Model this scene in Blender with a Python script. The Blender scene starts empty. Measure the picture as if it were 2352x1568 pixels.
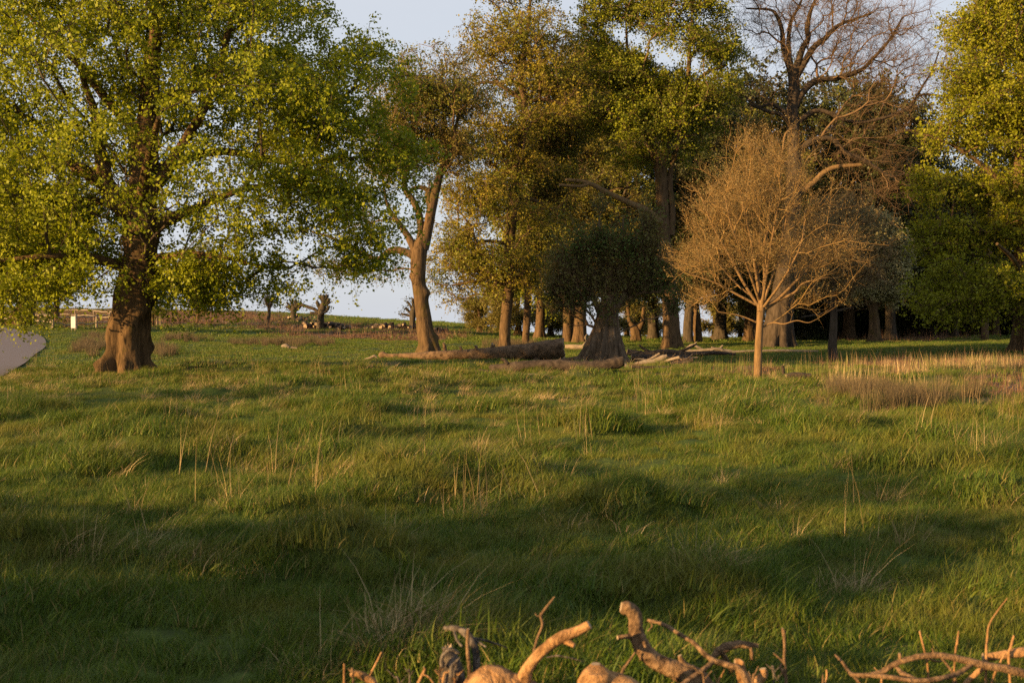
import bpy, math, random
import numpy as np
from mathutils import Vector

rng = np.random.default_rng(7)
random.seed(7)
SC = bpy.context.scene
R = math.radians

# ------------------------------------------------------------------ camera
W0, H0, FOC = 2352.0, 1568.0, 40.0          # layout is measured on a 2352 x 1568 view of the photograph
FPX = FOC / 36.0 * W0
HORIZON = 735.0
PITCH = math.atan((784.0 - HORIZON) / FPX)
EYE = 1.6
cam = bpy.data.cameras.new('camera')
cam.lens = FOC; cam.sensor_width = 36.0
cam.clip_start = 0.1; cam.clip_end = 8000.0
cam.dof.use_dof = True; cam.dof.focus_distance = 26.0; cam.dof.aperture_fstop = 4.5
co = bpy.data.objects.new('camera', cam)
co.location = (0, 0, EYE); co.rotation_euler = (R(90) - PITCH, 0, 0)
SC.collection.objects.link(co); SC.camera = co

# ------------------------------------------------------------------ light
SUN_EL, SUN_DIR = 12.0, (-0.85, -0.53)       # horizontal direction towards the sun
wd = bpy.data.worlds.new('World'); SC.world = wd; wd.use_nodes = True
nt = wd.node_tree; nt.nodes.clear()
wout = nt.nodes.new('ShaderNodeOutputWorld'); bg = nt.nodes.new('ShaderNodeBackground')
sky = nt.nodes.new('ShaderNodeTexSky'); sky.sky_type = 'NISHITA'; sky.sun_disc = False
sky.sun_elevation = R(SUN_EL)
sky.sun_rotation = math.atan2(SUN_DIR[0], SUN_DIR[1])
sky.air_density = 1.0; sky.dust_density = 1.6; sky.ozone_density = 1.5
wtc = nt.nodes.new('ShaderNodeTexCoord'); wmp = nt.nodes.new('ShaderNodeMapping')
wmp.inputs['Scale'].default_value = (1.2, 1.2, 6.0)
wnz = nt.nodes.new('ShaderNodeTexNoise'); wnz.inputs['Scale'].default_value = 1.6; wnz.inputs['Detail'].default_value = 6
wnz.inputs['Roughness'].default_value = 0.55
wrp = nt.nodes.new('ShaderNodeValToRGB')
wrp.color_ramp.elements[0].position = 0.35; wrp.color_ramp.elements[0].color = (0.80, 0.80, 0.80, 1)
wrp.color_ramp.elements[1].position = 0.75; wrp.color_ramp.elements[1].color = (0.97, 0.97, 0.97, 1)
wmx = nt.nodes.new('ShaderNodeMix'); wmx.data_type = 'RGBA'
wmx.inputs[7].default_value = (3.35, 3.5, 3.82, 1)      # thin high cloud veil
L = nt.links.new
L(wtc.outputs['Generated'], wmp.inputs[0]); L(wmp.outputs[0], wnz.inputs[0]); L(wnz.outputs[0], wrp.inputs[0])
L(wrp.outputs[0], wmx.inputs[0]); L(sky.outputs[0], wmx.inputs[6]); L(wmx.outputs[2], bg.inputs[0])
bg.inputs[1].default_value = 0.072
L(bg.outputs[0], wout.inputs[0])

sl = bpy.data.lights.new('sun', 'SUN'); sl.energy = 5.0; sl.angle = R(0.6); sl.color = (1.0, 0.62, 0.25)
so = bpy.data.objects.new('sun', sl); SC.collection.objects.link(so)
_h = math.cos(R(SUN_EL))
_n = math.hypot(*SUN_DIR)
sunv = Vector((SUN_DIR[0] / _n * _h, SUN_DIR[1] / _n * _h, math.sin(R(SUN_EL))))
so.rotation_euler = (-sunv).to_track_quat('-Z', 'Y').to_euler()
so.location = (-60, -30, 40)
SC.view_settings.view_transform = 'Standard'; SC.view_settings.look = 'None'
SC.view_settings.exposure = 1.55; SC.view_settings.gamma = 1.0
SC.view_settings.use_curve_mapping = False
SC.cycles.max_bounces = 6; SC.cycles.diffuse_bounces = 3; SC.cycles.transmission_bounces = 4
SC.cycles.transparent_max_bounces = 4; SC.cycles.use_denoising = False

# ------------------------------------------------------------------ numeric helpers
def _hash(i, j, k):
    with np.errstate(over='ignore'):
        h = (i.astype(np.int64) * 374761393 + j.astype(np.int64) * 668265263 + k.astype(np.int64) * 2147483647) & 0xffffffff
        h = ((h ^ (h >> 13)) * 1274126177) & 0xffffffff
        h = (h ^ (h >> 16)) & 0xffffff
    return h / float(0xffffff)

def vnoise(p):
    """value noise in 0..1 at points p (n,3)"""
    f = np.floor(p); t = p - f; t = t * t * (3 - 2 * t); f = f.astype(np.int64)
    r = 0
    for a in (0, 1):
        for b in (0, 1):
            for c in (0, 1):
                w = (t[:, 0] if a else 1 - t[:, 0]) * (t[:, 1] if b else 1 - t[:, 1]) * (t[:, 2] if c else 1 - t[:, 2])
                r = r + w * _hash(f[:, 0] + a, f[:, 1] + b, f[:, 2] + c)
    return r

def fbm(p, o=3):
    r = 0; a = 0.5; s = 0
    for k in range(o):
        r = r + a * vnoise(p * (2.03 ** k) + 17.3 * k); s += a; a *= 0.5
    return r / s

def n2(x, y, f, seed=0.0, o=3):
    return fbm(np.stack([x * f + seed, y * f - seed, np.full_like(x, seed)], 1), o)

def sstep(a, b, x):
    t = np.clip((x - a) / (b - a), 0, 1); return t * t * (3 - 2 * t)

# ------------------------------------------------------------------ terrain heights
_U = np.array([-0.7, -0.45, -0.33, -0.236, -0.067, 0.044, 0.20, 0.45, 0.7])
_Y = np.array([30, 42, 55, 75, 100, 130, 160, 200, 300.])
_PY = {  # picture row at which the ground shows at that distance (None: flat)
 -0.45: [None, None, 797, 750, 735, 716, 708, 716, 733],
 -0.236: [None, None, 811, 775, 752, 730, 715, 722, 737],
 -0.067: [None, None, 811, 783, 762, 747, 740, 746, 752],
 0.044: [None, None, 811, 791, 780, 774, 772, 776, 782],
 0.20: [None, None, 811, 790, 783, 780, 779, 784, 790],
 0.45: [None, None, 808, 778, 772, 768, 768, 775, 790],
}
def _row(u):
    out = []
    for Y, py in zip(_Y, _PY[u]):
        out.append(0.0 if py is None else EYE - (py - HORIZON) / FPX * Y)
    return out
_T = np.array([_row(-0.45), _row(-0.45), (np.array(_row(-0.45)) + np.array(_row(-0.236))) / 2, _row(-0.236), _row(-0.067), _row(0.044), _row(0.20), _row(0.45), _row(0.45)])

def _interp2(u, y):
    def idx(g, v):
        i = np.clip(np.searchsorted(g, v) - 1, 0, len(g) - 2)
        t = np.clip((v - g[i]) / (g[i + 1] - g[i]), 0, 1)
        return i, t * t * (3 - 2 * t) * 0.5 + t * 0.5
    i, s = idx(_U, u); j, t = idx(_Y, y)
    return (_T[i, j] * (1 - s) * (1 - t) + _T[i + 1, j] * s * (1 - t) + _T[i, j + 1] * (1 - s) * t + _T[i + 1, j + 1] * s * t)

def macro(x, y):
    x = np.asarray(x, float); y = np.asarray(y, float)
    yy = np.clip(y, 30, 300)
    z = _interp2(x / np.maximum(y, 30), yy)
    return z - np.maximum(y - 300, 0) * 0.02

def ray(px, py):
    a = (px - W0 / 2) / FPX; b = -(py - H0 / 2) / FPX
    c, s = math.cos(PITCH), math.sin(PITCH)
    return np.array([a, c + b * s, -s + b * c])

def P(px, py, Y):
    d = ray(px, py); return np.array([0, 0, EYE]) + d * (Y / d[1])

def proj(x, y, z):
    c, s = math.cos(PITCH), math.sin(PITCH)
    y = np.where(np.abs(y) < 0.2, 0.2, y)
    zz = z - EYE
    dep = y * c - zz * s; up = y * s + zz * c
    dep = np.where(dep < 0.2, 0.2, dep)
    return W0 / 2 + x / dep * FPX, H0 / 2 - up / dep * FPX

def G(px, py, far=260.0):
    """ground point seen at a picture position (macro terrain)"""
    d = ray(px, py); ys = np.concatenate([np.arange(2, 60, 0.1), np.arange(60, far, 0.25)])
    pts = np.array([0, 0, EYE])[None] + d[None] * (ys / d[1])[:, None]
    below = pts[:, 2] <= macro(pts[:, 0], pts[:, 1])
    k = int(np.argmax(below)) if below.any() else len(ys) - 1
    return pts[k]

# road edge (right-hand edge of the tarmac, from near to far)
_redge = [(-160, 930), (-80, 898), (0, 866), (38, 845), (78, 816), (98, 802), (106, 790), (100, 776), (78, 765), (45, 757), (0, 751.5), (-70, 748), (-160, 746)]
ROAD = np.array([G(a, b)[:2] for a, b in _redge])

def road_dist(x, y):
    """signed: negative inside the road"""
    n = len(ROAD); best = np.full(x.shape, 1e9); side = np.zeros(x.shape)
    for i in range(n - 1):
        a, b = ROAD[i], ROAD[i + 1]; d = b - a; L2 = (d ** 2).sum()
        t = np.clip(((x - a[0]) * d[0] + (y - a[1]) * d[1]) / L2, 0, 1)
        dx = x - a[0] - t * d[0]; dy = y - a[1] - t * d[1]; dd = np.hypot(dx, dy)
        s = d[0] * dy - d[1] * dx
        m = dd < best; best = np.where(m, dd, best); side = np.where(m, s, side)
    return np.where(side > 0, -best, best)     # tarmac lies on the left of the edge line

def micro(x, y):
    d = np.hypot(x, y)
    fade = 1 - sstep(70, 140, d)
    t = n2(x, y, 0.95, 3.1, 2)
    tus = np.maximum(t - 0.5, 0) ** 1.3 * 1.05
    long_ = (n2(x, y, 0.22, 9.7, 2) - 0.5) * 0.24
    fine = (n2(x, y, 2.2, 5.5, 2) - 0.5) * 0.20 + np.maximum(n2(x, y, 1.7, 31.0, 2) - 0.5, 0) * 0.35
    far = (n2(x, y, 0.05, 1.7, 2) - 0.5) * 0.5 * sstep(30, 80, d)
    rd = road_dist(x, y)
    rm = sstep(0.3, 5.0, rd)
    # lawn-like short turf on the far side of the tussocks
    lawn = 1 - 0.75 * sstep(30, 44, y)
    return ((tus + long_ + fine) * fade * lawn + far) * rm

def ground(x, y):
    x = np.atleast_1d(np.asarray(x, float)); y = np.atleast_1d(np.asarray(y, float))
    return macro(x, y) + micro(x, y)

def gz(x, y):
    return float(ground([x], [y])[0])

# ------------------------------------------------------------------ object helpers
COL = SC.collection
def tag(o, label=None, cat=None, group=None, kind=None):
    if label: o['label'] = label
    if cat: o['category'] = cat
    if group: o['group'] = group
    if kind: o['kind'] = kind
    return o

def empty(name, loc, label, cat, group=None):
    o = bpy.data.objects.new(name, None); o.empty_display_size = 0.3
    o.location = loc; COL.objects.link(o); return tag(o, label, cat, group)

def mesh(name, V, Fs, mats, tint=None, smooth=True, midx=None):
    """Fs: list of (n,k) index arrays; midx: material index for each array"""
    me = bpy.data.meshes.new(name)
    V = np.ascontiguousarray(V, dtype=np.float32)
    me.vertices.add(len(V)); me.vertices.foreach_set('co', V.ravel())
    Fs = [np.asarray(f, dtype=np.int32) for f in Fs if len(f)]
    nl = sum(f.size for f in Fs); npoly = sum(len(f) for f in Fs)
    me.loops.add(nl); me.polygons.add(npoly)
    me.loops.foreach_set('vertex_index', np.concatenate([f.ravel() for f in Fs]))
    st = []; c = 0
    for f in Fs:
        st.append(np.arange(len(f)) * f.shape[1] + c); c += f.size
    me.polygons.foreach_set('loop_start', np.concatenate(st).astype(np.int32))
    if midx is not None:
        mi = np.concatenate([np.full(len(f), m, dtype=np.int32) for f, m in zip(Fs, midx)])
        me.polygons.foreach_set('material_index', mi)
    me.polygons.foreach_set('use_smooth', np.full(npoly, smooth, dtype=bool))
    for m in mats: me.materials.append(m)
    if tint is not None:
        for nm, arr in (tint.items() if isinstance(tint, dict) else [('tint', tint)]):
            a = me.attributes.new(nm, 'FLOAT', 'POINT'); a.data.foreach_set('value', np.asarray(arr, dtype=np.float32))
    me.update(calc_edges=True)
    return me

def obj(name, me, parent=None, loc=None, **kw):
    o = bpy.data.objects.new(name, me); COL.objects.link(o)
    if parent is not None: o.parent = parent
    if loc is not None: o.location = loc
    return tag(o, **kw)

def dup(root, loc, rz=0.0, s=1.0, label=None, group=None):
    r = root.copy(); COL.objects.link(r); r.location = loc; r.rotation_euler = (0, 0, rz); r.scale = s if isinstance(s, tuple) else (s, s, s)
    if label: r['label'] = label
    if group: r['group'] = group
    for ch in root.children:
        c = ch.copy(); COL.objects.link(c); c.parent = r
        for g in ch.children:
            d = g.copy(); COL.objects.link(d); d.parent = c
    return r

# ------------------------------------------------------------------ materials
def mat(name):
    m = bpy.data.materials.new(name); m.use_nodes = True
    t = m.node_tree; t.nodes.clear()
    out = t.nodes.new('ShaderNodeOutputMaterial')
    return m, t, out

def nd(t, kind, **kw):
    n = t.nodes.new(kind)
    for k, v in kw.items(): setattr(n, k, v)
    return n

def noise(t, scale, detail=4, rough=0.55, vec=None, dist=0.0):
    n = nd(t, 'ShaderNodeTexNoise'); n.inputs['Scale'].default_value = scale
    n.inputs['Detail'].default_value = detail; n.inputs['Roughness'].default_value = rough
    n.inputs['Distortion'].default_value = dist
    if vec is not None: t.links.new(vec, n.inputs['Vector'])
    return n.outputs['Fac']

def ramp(t, fac, stops):
    r = nd(t, 'ShaderNodeValToRGB'); cr = r.color_ramp
    while len(cr.elements) < len(stops): cr.elements.new(0.5)
    for e, (p, c) in zip(cr.elements, stops):
        e.position = p; e.color = (c[0], c[1], c[2], 1) if len(c) == 3 else c
    t.links.new(fac, r.inputs[0]); return r.outputs[0]

def mix(t, fac, a, b):
    m = nd(t, 'ShaderNodeMix', data_type='RGBA')
    for v, i in ((fac, 0), (a, 6), (b, 7)):
        if hasattr(v, 'default_value') or hasattr(v, 'links'): t.links.new(v, m.inputs[i])
        elif i == 0: m.inputs[0].default_value = v
        else: m.inputs[i].default_value = (v[0], v[1], v[2], 1)
    return m.outputs[2]

def pos(t, scale=(1, 1, 1), obj_space=False):
    if obj_space: v = nd(t, 'ShaderNodeTexCoord').outputs['Object']
    else: v = nd(t, 'ShaderNodeNewGeometry').outputs['Position']
    mp = nd(t, 'ShaderNodeMapping'); mp.inputs['Scale'].default_value = scale
    t.links.new(v, mp.inputs[0]); return mp.outputs[0]

def attr(t, name):
    return nd(t, 'ShaderNodeAttribute', attribute_name=name).outputs['Fac']

def leafmat(name, stops, trans=0.45, rough=0.55, patch=None, gloss=0.25):
    """stops: colours over the per-leaf tint; patch: second colour that takes over in broad clumps"""
    m, t, out = mat(name)
    col = ramp(t, attr(t, 'tint'), stops)
    if patch:
        n = noise(t, 0.55, 2, 0.5, pos(t))
        f = ramp(t, n, [(0.42, (0, 0, 0)), (0.62, (1, 1, 1))])
        col = mix(t, f, col, patch)
    p = nd(t, 'ShaderNodeBsdfPrincipled'); p.inputs['Roughness'].default_value = rough
    p.inputs['Specular IOR Level'].default_value = gloss
    t.links.new(col, p.inputs['Base Color'])
    tr = nd(t, 'ShaderNodeBsdfTranslucent'); t.links.new(col, tr.inputs[0])
    ms = nd(t, 'ShaderNodeMixShader'); ms.inputs[0].default_value = trans
    t.links.new(p.outputs[0], ms.inputs[1]); t.links.new(tr.outputs[0], ms.inputs[2])
    t.links.new(ms.outputs[0], out.inputs[0]); return m

def barkmat(name, c1, c2, c3, moss=None, scale=3.0, bump=0.5, stretch=0.22, mosslvl=0.55, crack=(0.35, 0.5)):
    m, t, out = mat(name)
    v = pos(t, (1, 1, stretch))
    a = noise(t, scale * 3.2, 6, 0.65, v, 0.6)
    b = noise(t, scale * 0.35, 3, 0.5, pos(t))
    col = ramp(t, a, [(crack[0], c1), (crack[1], c2), (0.68, c3)])
    col = mix(t, ramp(t, b, [(0.35, (0, 0, 0)), (0.7, (0.6, 0.6, 0.6))]), col, c2)
    if moss:
        g = noise(t, 1.3, 5, 0.6, pos(t))
        col = mix(t, ramp(t, g, [(mosslvl, (0, 0, 0)), (mosslvl + 0.12, (0.85, 0.85, 0.85))]), col, moss)
    p = nd(t, 'ShaderNodeBsdfPrincipled'); p.inputs['Roughness'].default_value = 0.9
    p.inputs['Specular IOR Level'].default_value = 0.15
    bm = nd(t, 'ShaderNodeBump'); bm.inputs['Strength'].default_value = bump; bm.inputs['Distance'].default_value = 0.05
    t.links.new(a, bm.inputs['Height']); t.links.new(bm.outputs[0], p.inputs['Normal'])
    t.links.new(col, p.inputs['Base Color']); t.links.new(p.outputs[0], out.inputs[0]); return m

def plain(name, c1, c2, scale=6.0, rough=0.85, stretch=(1, 1, 1), bump=0.2, dist=0.01):
    m, t, out = mat(name)
    a = noise(t, scale, 5, 0.6, pos(t, stretch), 0.3)
    p = nd(t, 'ShaderNodeBsdfPrincipled'); p.inputs['Roughness'].default_value = rough
    p.inputs['Specular IOR Level'].default_value = 0.2
    t.links.new(ramp(t, a, [(0.3, c1), (0.7, c2)]), p.inputs['Base Color'])
    bm = nd(t, 'ShaderNodeBump'); bm.inputs['Strength'].default_value = bump; bm.inputs['Distance'].default_value = dist
    t.links.new(a, bm.inputs['Height']); t.links.new(bm.outputs[0], p.inputs['Normal'])
    t.links.new(p.outputs[0], out.inputs[0]); return m

M = {}
M['bark_lime'] = barkmat('bark_lime', (0.0204, 0.0126, 0.0056), (0.0816, 0.0502, 0.0231), (0.1428, 0.0885, 0.0416), moss=(0.0612, 0.0486, 0.0092), mosslvl=0.56, scale=2.6, bump=1.0)
M['bark_oak'] = barkmat('bark_oak', (0.0257, 0.0159, 0.0085), (0.0834, 0.0530, 0.0275), (0.1412, 0.0901, 0.0466), moss=(0.0642, 0.0477, 0.0127), mosslvl=0.55, scale=3.0, bump=0.8)
M['bark_grey'] = barkmat('bark_grey', (0.0141, 0.0105, 0.0071), (0.0493, 0.0370, 0.0259), (0.0845, 0.0631, 0.0450), moss=(0.0282, 0.0246, 0.0082), mosslvl=0.6, scale=2.2, bump=0.9)
M['bark_young'] = barkmat('bark_young', (0.0792, 0.0497, 0.0227), (0.1584, 0.0994, 0.0454), (0.2218, 0.1391, 0.0655), scale=5.0, bump=0.4)
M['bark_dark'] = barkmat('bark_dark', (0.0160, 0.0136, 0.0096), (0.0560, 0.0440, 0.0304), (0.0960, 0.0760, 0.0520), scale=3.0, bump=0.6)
M['twig_brown'] = plain('twig_brown', (0.0825, 0.0525, 0.0287), (0.1568, 0.1013, 0.0542), 2.0)
M['twig_dark'] = plain('twig_dark', (0.035, 0.026, 0.018), (0.08, 0.058, 0.038), 2.0)
M['dead_pale'] = barkmat('dead_pale', (0.0580, 0.0435, 0.0319), (0.1566, 0.1247, 0.0928), (0.2436, 0.2030, 0.1566), scale=2.0, bump=0.5, stretch=1.0, crack=(0.3, 0.45))
M['log_bark'] = barkmat('log_bark', (0.0353, 0.0229, 0.0139), (0.1178, 0.0763, 0.0456), (0.1826, 0.1220, 0.0738), moss=(0.0707, 0.0508, 0.0195), mosslvl=0.6, scale=2.0, bump=1.0, stretch=1.0)
M['log_dark'] = barkmat('log_dark', (0.0124, 0.0097, 0.0079), (0.0433, 0.0329, 0.0256), (0.0743, 0.0580, 0.0461), scale=2.0, bump=1.0, stretch=1.0)
M['cut_wood'] = plain('cut_wood', (0.2040, 0.1440, 0.0900), (0.3120, 0.2400, 0.1620), 8.0)
M['debarked'] = barkmat('debarked', (0.0960, 0.0600, 0.0360), (0.2640, 0.1980, 0.1320), (0.3360, 0.2700, 0.1920), scale=3.2, bump=0.35, stretch=1.0, crack=(0.2, 0.36))
M['rail'] = plain('rail_wood', (0.1650, 0.1350, 0.0975), (0.2700, 0.2250, 0.1725), 5.0, bump=0.4)
M['twig_tan'] = plain('twig_tan', (0.1404, 0.0862, 0.0306), (0.2700, 0.1715, 0.0638), 2.0)
M['bark_hulk'] = barkmat('bark_hulk', (0.0298, 0.0213, 0.0132), (0.0978, 0.0684, 0.0436), (0.1785, 0.1292, 0.0858), moss=(0.0638, 0.0532, 0.0165), mosslvl=0.6, scale=2.2, bump=0.9)
M['fg_bark'] = barkmat('fg_bark', (0.0500, 0.0306, 0.0160), (0.1900, 0.1170, 0.0640), (0.3200, 0.2070, 0.1160), scale=9.0, bump=1.0, stretch=0.7, crack=(0.38, 0.5))
M['fg_grey'] = barkmat('fg_grey', (0.03, 0.024, 0.02), (0.12, 0.10, 0.082), (0.24, 0.20, 0.165), scale=9.0, bump=1.0, stretch=0.5, crack=(0.4, 0.52))
M['fg_pale'] = barkmat('fg_pale', (0.0851, 0.0420, 0.0174), (0.3119, 0.1729, 0.0766), (0.4536, 0.2655, 0.1224), scale=5.0, bump=1.0, stretch=0.6, crack=(0.38, 0.50))
M['white'] = plain('white_paint', (0.4960, 0.4960, 0.4800), (0.6240, 0.6240, 0.6080), 3.0, bump=0.05)

M['leaf_lime'] = leafmat('leaf_lime', [(0.0, (0.0952, 0.1288, 0.0064)), (0.5, (0.2184, 0.2520, 0.0096)), (1.0, (0.3584, 0.3696, 0.0160))], 0.45)
M['leaf_bronze'] = leafmat('leaf_bronze', [(0.0, (0.1100, 0.0915, 0.0112)), (0.5, (0.2310, 0.1891, 0.0176)), (1.0, (0.3520, 0.2928, 0.0280))], 0.4, patch=(0.1540, 0.1708, 0.0144))
M['leaf_bronze_green'] = leafmat('leaf_bronze_green', [(0.0, (0.0715, 0.0813, 0.0120)), (0.5, (0.1540, 0.1625, 0.0176)), (1.0, (0.2420, 0.2375, 0.0280))], 0.4, patch=(0.1430, 0.1125, 0.0240))
M['leaf_oak'] = leafmat('leaf_oak', [(0.0, (0.0880, 0.1062, 0.0080)), (0.5, (0.1870, 0.2124, 0.0112)), (1.0, (0.3080, 0.3068, 0.0176))], 0.4, patch=(0.1210, 0.1416, 0.0120))
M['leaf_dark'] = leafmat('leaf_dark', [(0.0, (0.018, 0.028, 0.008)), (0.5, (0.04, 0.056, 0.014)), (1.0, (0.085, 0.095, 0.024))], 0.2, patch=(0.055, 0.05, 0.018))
M['leaf_hulk'] = leafmat('leaf_hulk', [(0.0, (0.055, 0.05, 0.014)), (0.5, (0.125, 0.115, 0.028)), (1.0, (0.22, 0.19, 0.045))], 0.4, patch=(0.07, 0.11, 0.02))
M['leaf_right'] = leafmat('leaf_right', [(0.0, (0.0918, 0.1134, 0.0064)), (0.5, (0.1998, 0.2160, 0.0096)), (1.0, (0.3240, 0.3132, 0.0176))], 0.45)
M['leaf_pale'] = leafmat('leaf_pale', [(0.0, (0.11, 0.11, 0.04)), (0.5, (0.27, 0.25, 0.11)), (1.0, (0.45, 0.41, 0.21))], 0.3)
M['leaf_bud'] = leafmat('leaf_bud', [(0.0, (0.10, 0.075, 0.03)), (0.5, (0.18, 0.13, 0.05)), (1.0, (0.24, 0.19, 0.07))], 0.3)
M['leaf_gold'] = leafmat('leaf_gold', [(0.0, (0.09, 0.085, 0.02)), (0.5, (0.17, 0.15, 0.03)), (1.0, (0.25, 0.21, 0.05))], 0.4)

def grassmat(name, stops, dry=None, trans=0.35, dscale=0.35, root=0.5):
    m, t, out = mat(name)
    col = ramp(t, attr(t, 'tint'), stops)
    if dry:
        n = noise(t, dscale, 4, 0.6, pos(t))
        f = ramp(t, n, [(0.48, (0, 0, 0)), (0.68, (0.75, 0.75, 0.75))])
        col = mix(t, f, col, dry)
    p = nd(t, 'ShaderNodeBsdfPrincipled'); p.inputs['Roughness'].default_value = 0.6
    p.inputs['Specular IOR Level'].default_value = 0.3
    t.links.new(col, p.inputs['Base Color'])
    tr = nd(t, 'ShaderNodeBsdfTranslucent'); t.links.new(col, tr.inputs[0])
    ms = nd(t, 'ShaderNodeMixShader'); ms.inputs[0].default_value = trans
    t.links.new(p.outputs[0], ms.inputs[1]); t.links.new(tr.outputs[0], ms.inputs[2])
    t.links.new(ms.outputs[0], out.inputs[0]); return m
M['grass'] = grassmat('grass_blade', [(0.0, (0.0219, 0.0474, 0.0043)), (0.5, (0.0616, 0.1086, 0.0079)), (0.92, (0.1441, 0.1778, 0.0144)), (1.0, (0.2583, 0.1976, 0.0648))], dry=(0.1590, 0.1433, 0.0216), dscale=0.9)
M['turf'] = grassmat('turf_blade', [(0.0, (0.0414, 0.0776, 0.0072)), (0.55, (0.0776, 0.1242, 0.0108)), (0.95, (0.1139, 0.1552, 0.0158)), (1.0, (0.2277, 0.1863, 0.0576))], dry=(0.1242, 0.1191, 0.0216))
M['weed'] = grassmat('weed_leaf', [(0.0, (0.03, 0.055, 0.015)), (0.7, (0.06, 0.095, 0.022)), (1.0, (0.13, 0.08, 0.035))], trans=0.3)
M['dry'] = grassmat('dry_grass', [(0.0, (0.1739, 0.1134, 0.0486)), (0.5, (0.3478, 0.2495, 0.1166)), (1.0, (0.5465, 0.4082, 0.2138))], trans=0.25)
M['rush'] = grassmat('rush_blade', [(0.0, (0.0336, 0.0286, 0.0133)), (0.6, (0.0900, 0.0682, 0.0342)), (1.0, (0.1920, 0.1375, 0.0712))], trans=0.2)
M['bracken'] = grassmat('bracken_litter', [(0.0, (0.0700, 0.0350, 0.0196)), (0.5, (0.1400, 0.0770, 0.0420)), (1.0, (0.2240, 0.1400, 0.0840))], trans=0.2)
M['stalk'] = grassmat('green_stalk', [(0.0, (0.10, 0.12, 0.02)), (1.0, (0.20, 0.20, 0.05))], trans=0.3)

# ------------------------------------------------------------------ ground
def axis(c, lo, hi, a=0.09, b=0.022):
    def side(lim):
        v = [0.0]
        while v[-1] < lim: v.append(v[-1] + a + b * v[-1])
        return v
    r = side(hi - c); l = side(c - lo)
    return np.array([c - q for q in l[::-1]] + [c + q for q in r[1:]])
gx = axis(0, -3000, 3000); gy = axis(6.5, -400, 4500)
X, Yg = np.meshgrid(gx, gy)
xf, yf = X.ravel(), Yg.ravel()
zf = ground(xf, yf)
nx, ny = len(gx), len(gy)
ii = np.arange(nx * ny).reshape(ny, nx)
F = np.stack([ii[:-1, :-1], ii[:-1, 1:], ii[1:, 1:], ii[1:, :-1]], -1).reshape(-1, 4)

BRACK = [(330, 726, 360, 26), (700, 750, 190, 8), (620, 736, 60, 12), (850, 768, 260, 9), (950, 775, 120, 7), (2130, 852, 260, 26), (1715, 866, 110, 16),
         (2340, 900, 110, 55), (2320, 850, 120, 28), (2060, 775, 200, 10)]
def emask(px, py, regs, soft=0.5, wob=None):
    r = np.zeros_like(px)
    for (cx, cy, rx, ry) in regs:
        d = np.sqrt(((px - cx) / rx) ** 2 + ((py - cy) / ry) ** 2)
        if wob is not None: d = d + wob
        r = np.maximum(r, 1 - sstep(1 - soft, 1 + soft * 0.4, d))
    return r
def bracken_at(x, y):
    px, py = proj(x, y, macro(x, y))
    w = (n2(x, y, 0.35, 4.4, 3) - 0.5) * 0.9
    return emask(px, py, BRACK, 0.5, w) * (y > 14)
RUSH = [(2065, 936, 195, 24), (208, 803, 45, 17), (375, 815, 32, 13), (435, 778, 60, 9), (230, 775, 50, 6), (640, 792, 120, 9), (1180, 797, 90, 6)]
def rush_at(x, y, regs=RUSH):
    px, py = proj(x, y, macro(x, y))
    w = (n2(x, y, 1.1, 8.4, 2) - 0.5) * 0.5
    return emask(px, py, regs, 0.75, w) ** 1.3 * (y > 14)

gm, t, out = mat('ground_soil_and_turf')
big = noise(t, 0.25, 5, 0.6, pos(t)); fine = noise(t, 9.0, 5, 0.7, pos(t)); med = noise(t, 1.6, 4, 0.6, pos(t))
gcol = ramp(t, fine, [(0.3, (0.022, 0.036, 0.009)), (0.6, (0.05, 0.078, 0.014)), (0.8, (0.085, 0.11, 0.022))])
gcol = mix(t, ramp(t, big, [(0.45, (0, 0, 0)), (0.7, (0.6, 0.6, 0.6))]), gcol, (0.095, 0.095, 0.03))
bcol = ramp(t, fine, [(0.3, (0.07, 0.04, 0.025)), (0.55, (0.15, 0.09, 0.055)), (0.8, (0.24, 0.16, 0.10))])
gcol = mix(t, attr(t, 'bracken'), gcol, bcol)
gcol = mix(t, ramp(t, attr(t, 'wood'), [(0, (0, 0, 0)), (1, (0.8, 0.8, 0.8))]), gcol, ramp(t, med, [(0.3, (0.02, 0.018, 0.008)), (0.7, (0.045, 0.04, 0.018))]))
p = nd(t, 'ShaderNodeBsdfPrincipled'); p.inputs['Roughness'].default_value = 0.95; p.inputs['Specular IOR Level'].default_value = 0.1
bm = nd(t, 'ShaderNodeBump'); bm.inputs['Strength'].default_value = 0.7; bm.inputs['Distance'].default_value = 0.06
t.links.new(fine, bm.inputs['Height']); t.links.new(bm.outputs[0], p.inputs['Normal'])
t.links.new(gcol, p.inputs['Base Color']); t.links.new(p.outputs[0], out.inputs[0])
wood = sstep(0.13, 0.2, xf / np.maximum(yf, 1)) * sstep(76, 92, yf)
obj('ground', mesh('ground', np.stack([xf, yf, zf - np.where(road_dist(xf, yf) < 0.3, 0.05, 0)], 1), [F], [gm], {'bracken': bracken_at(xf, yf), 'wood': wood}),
    kind='structure', label='grassy parkland with rough tussocks rising to a low hill')

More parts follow.
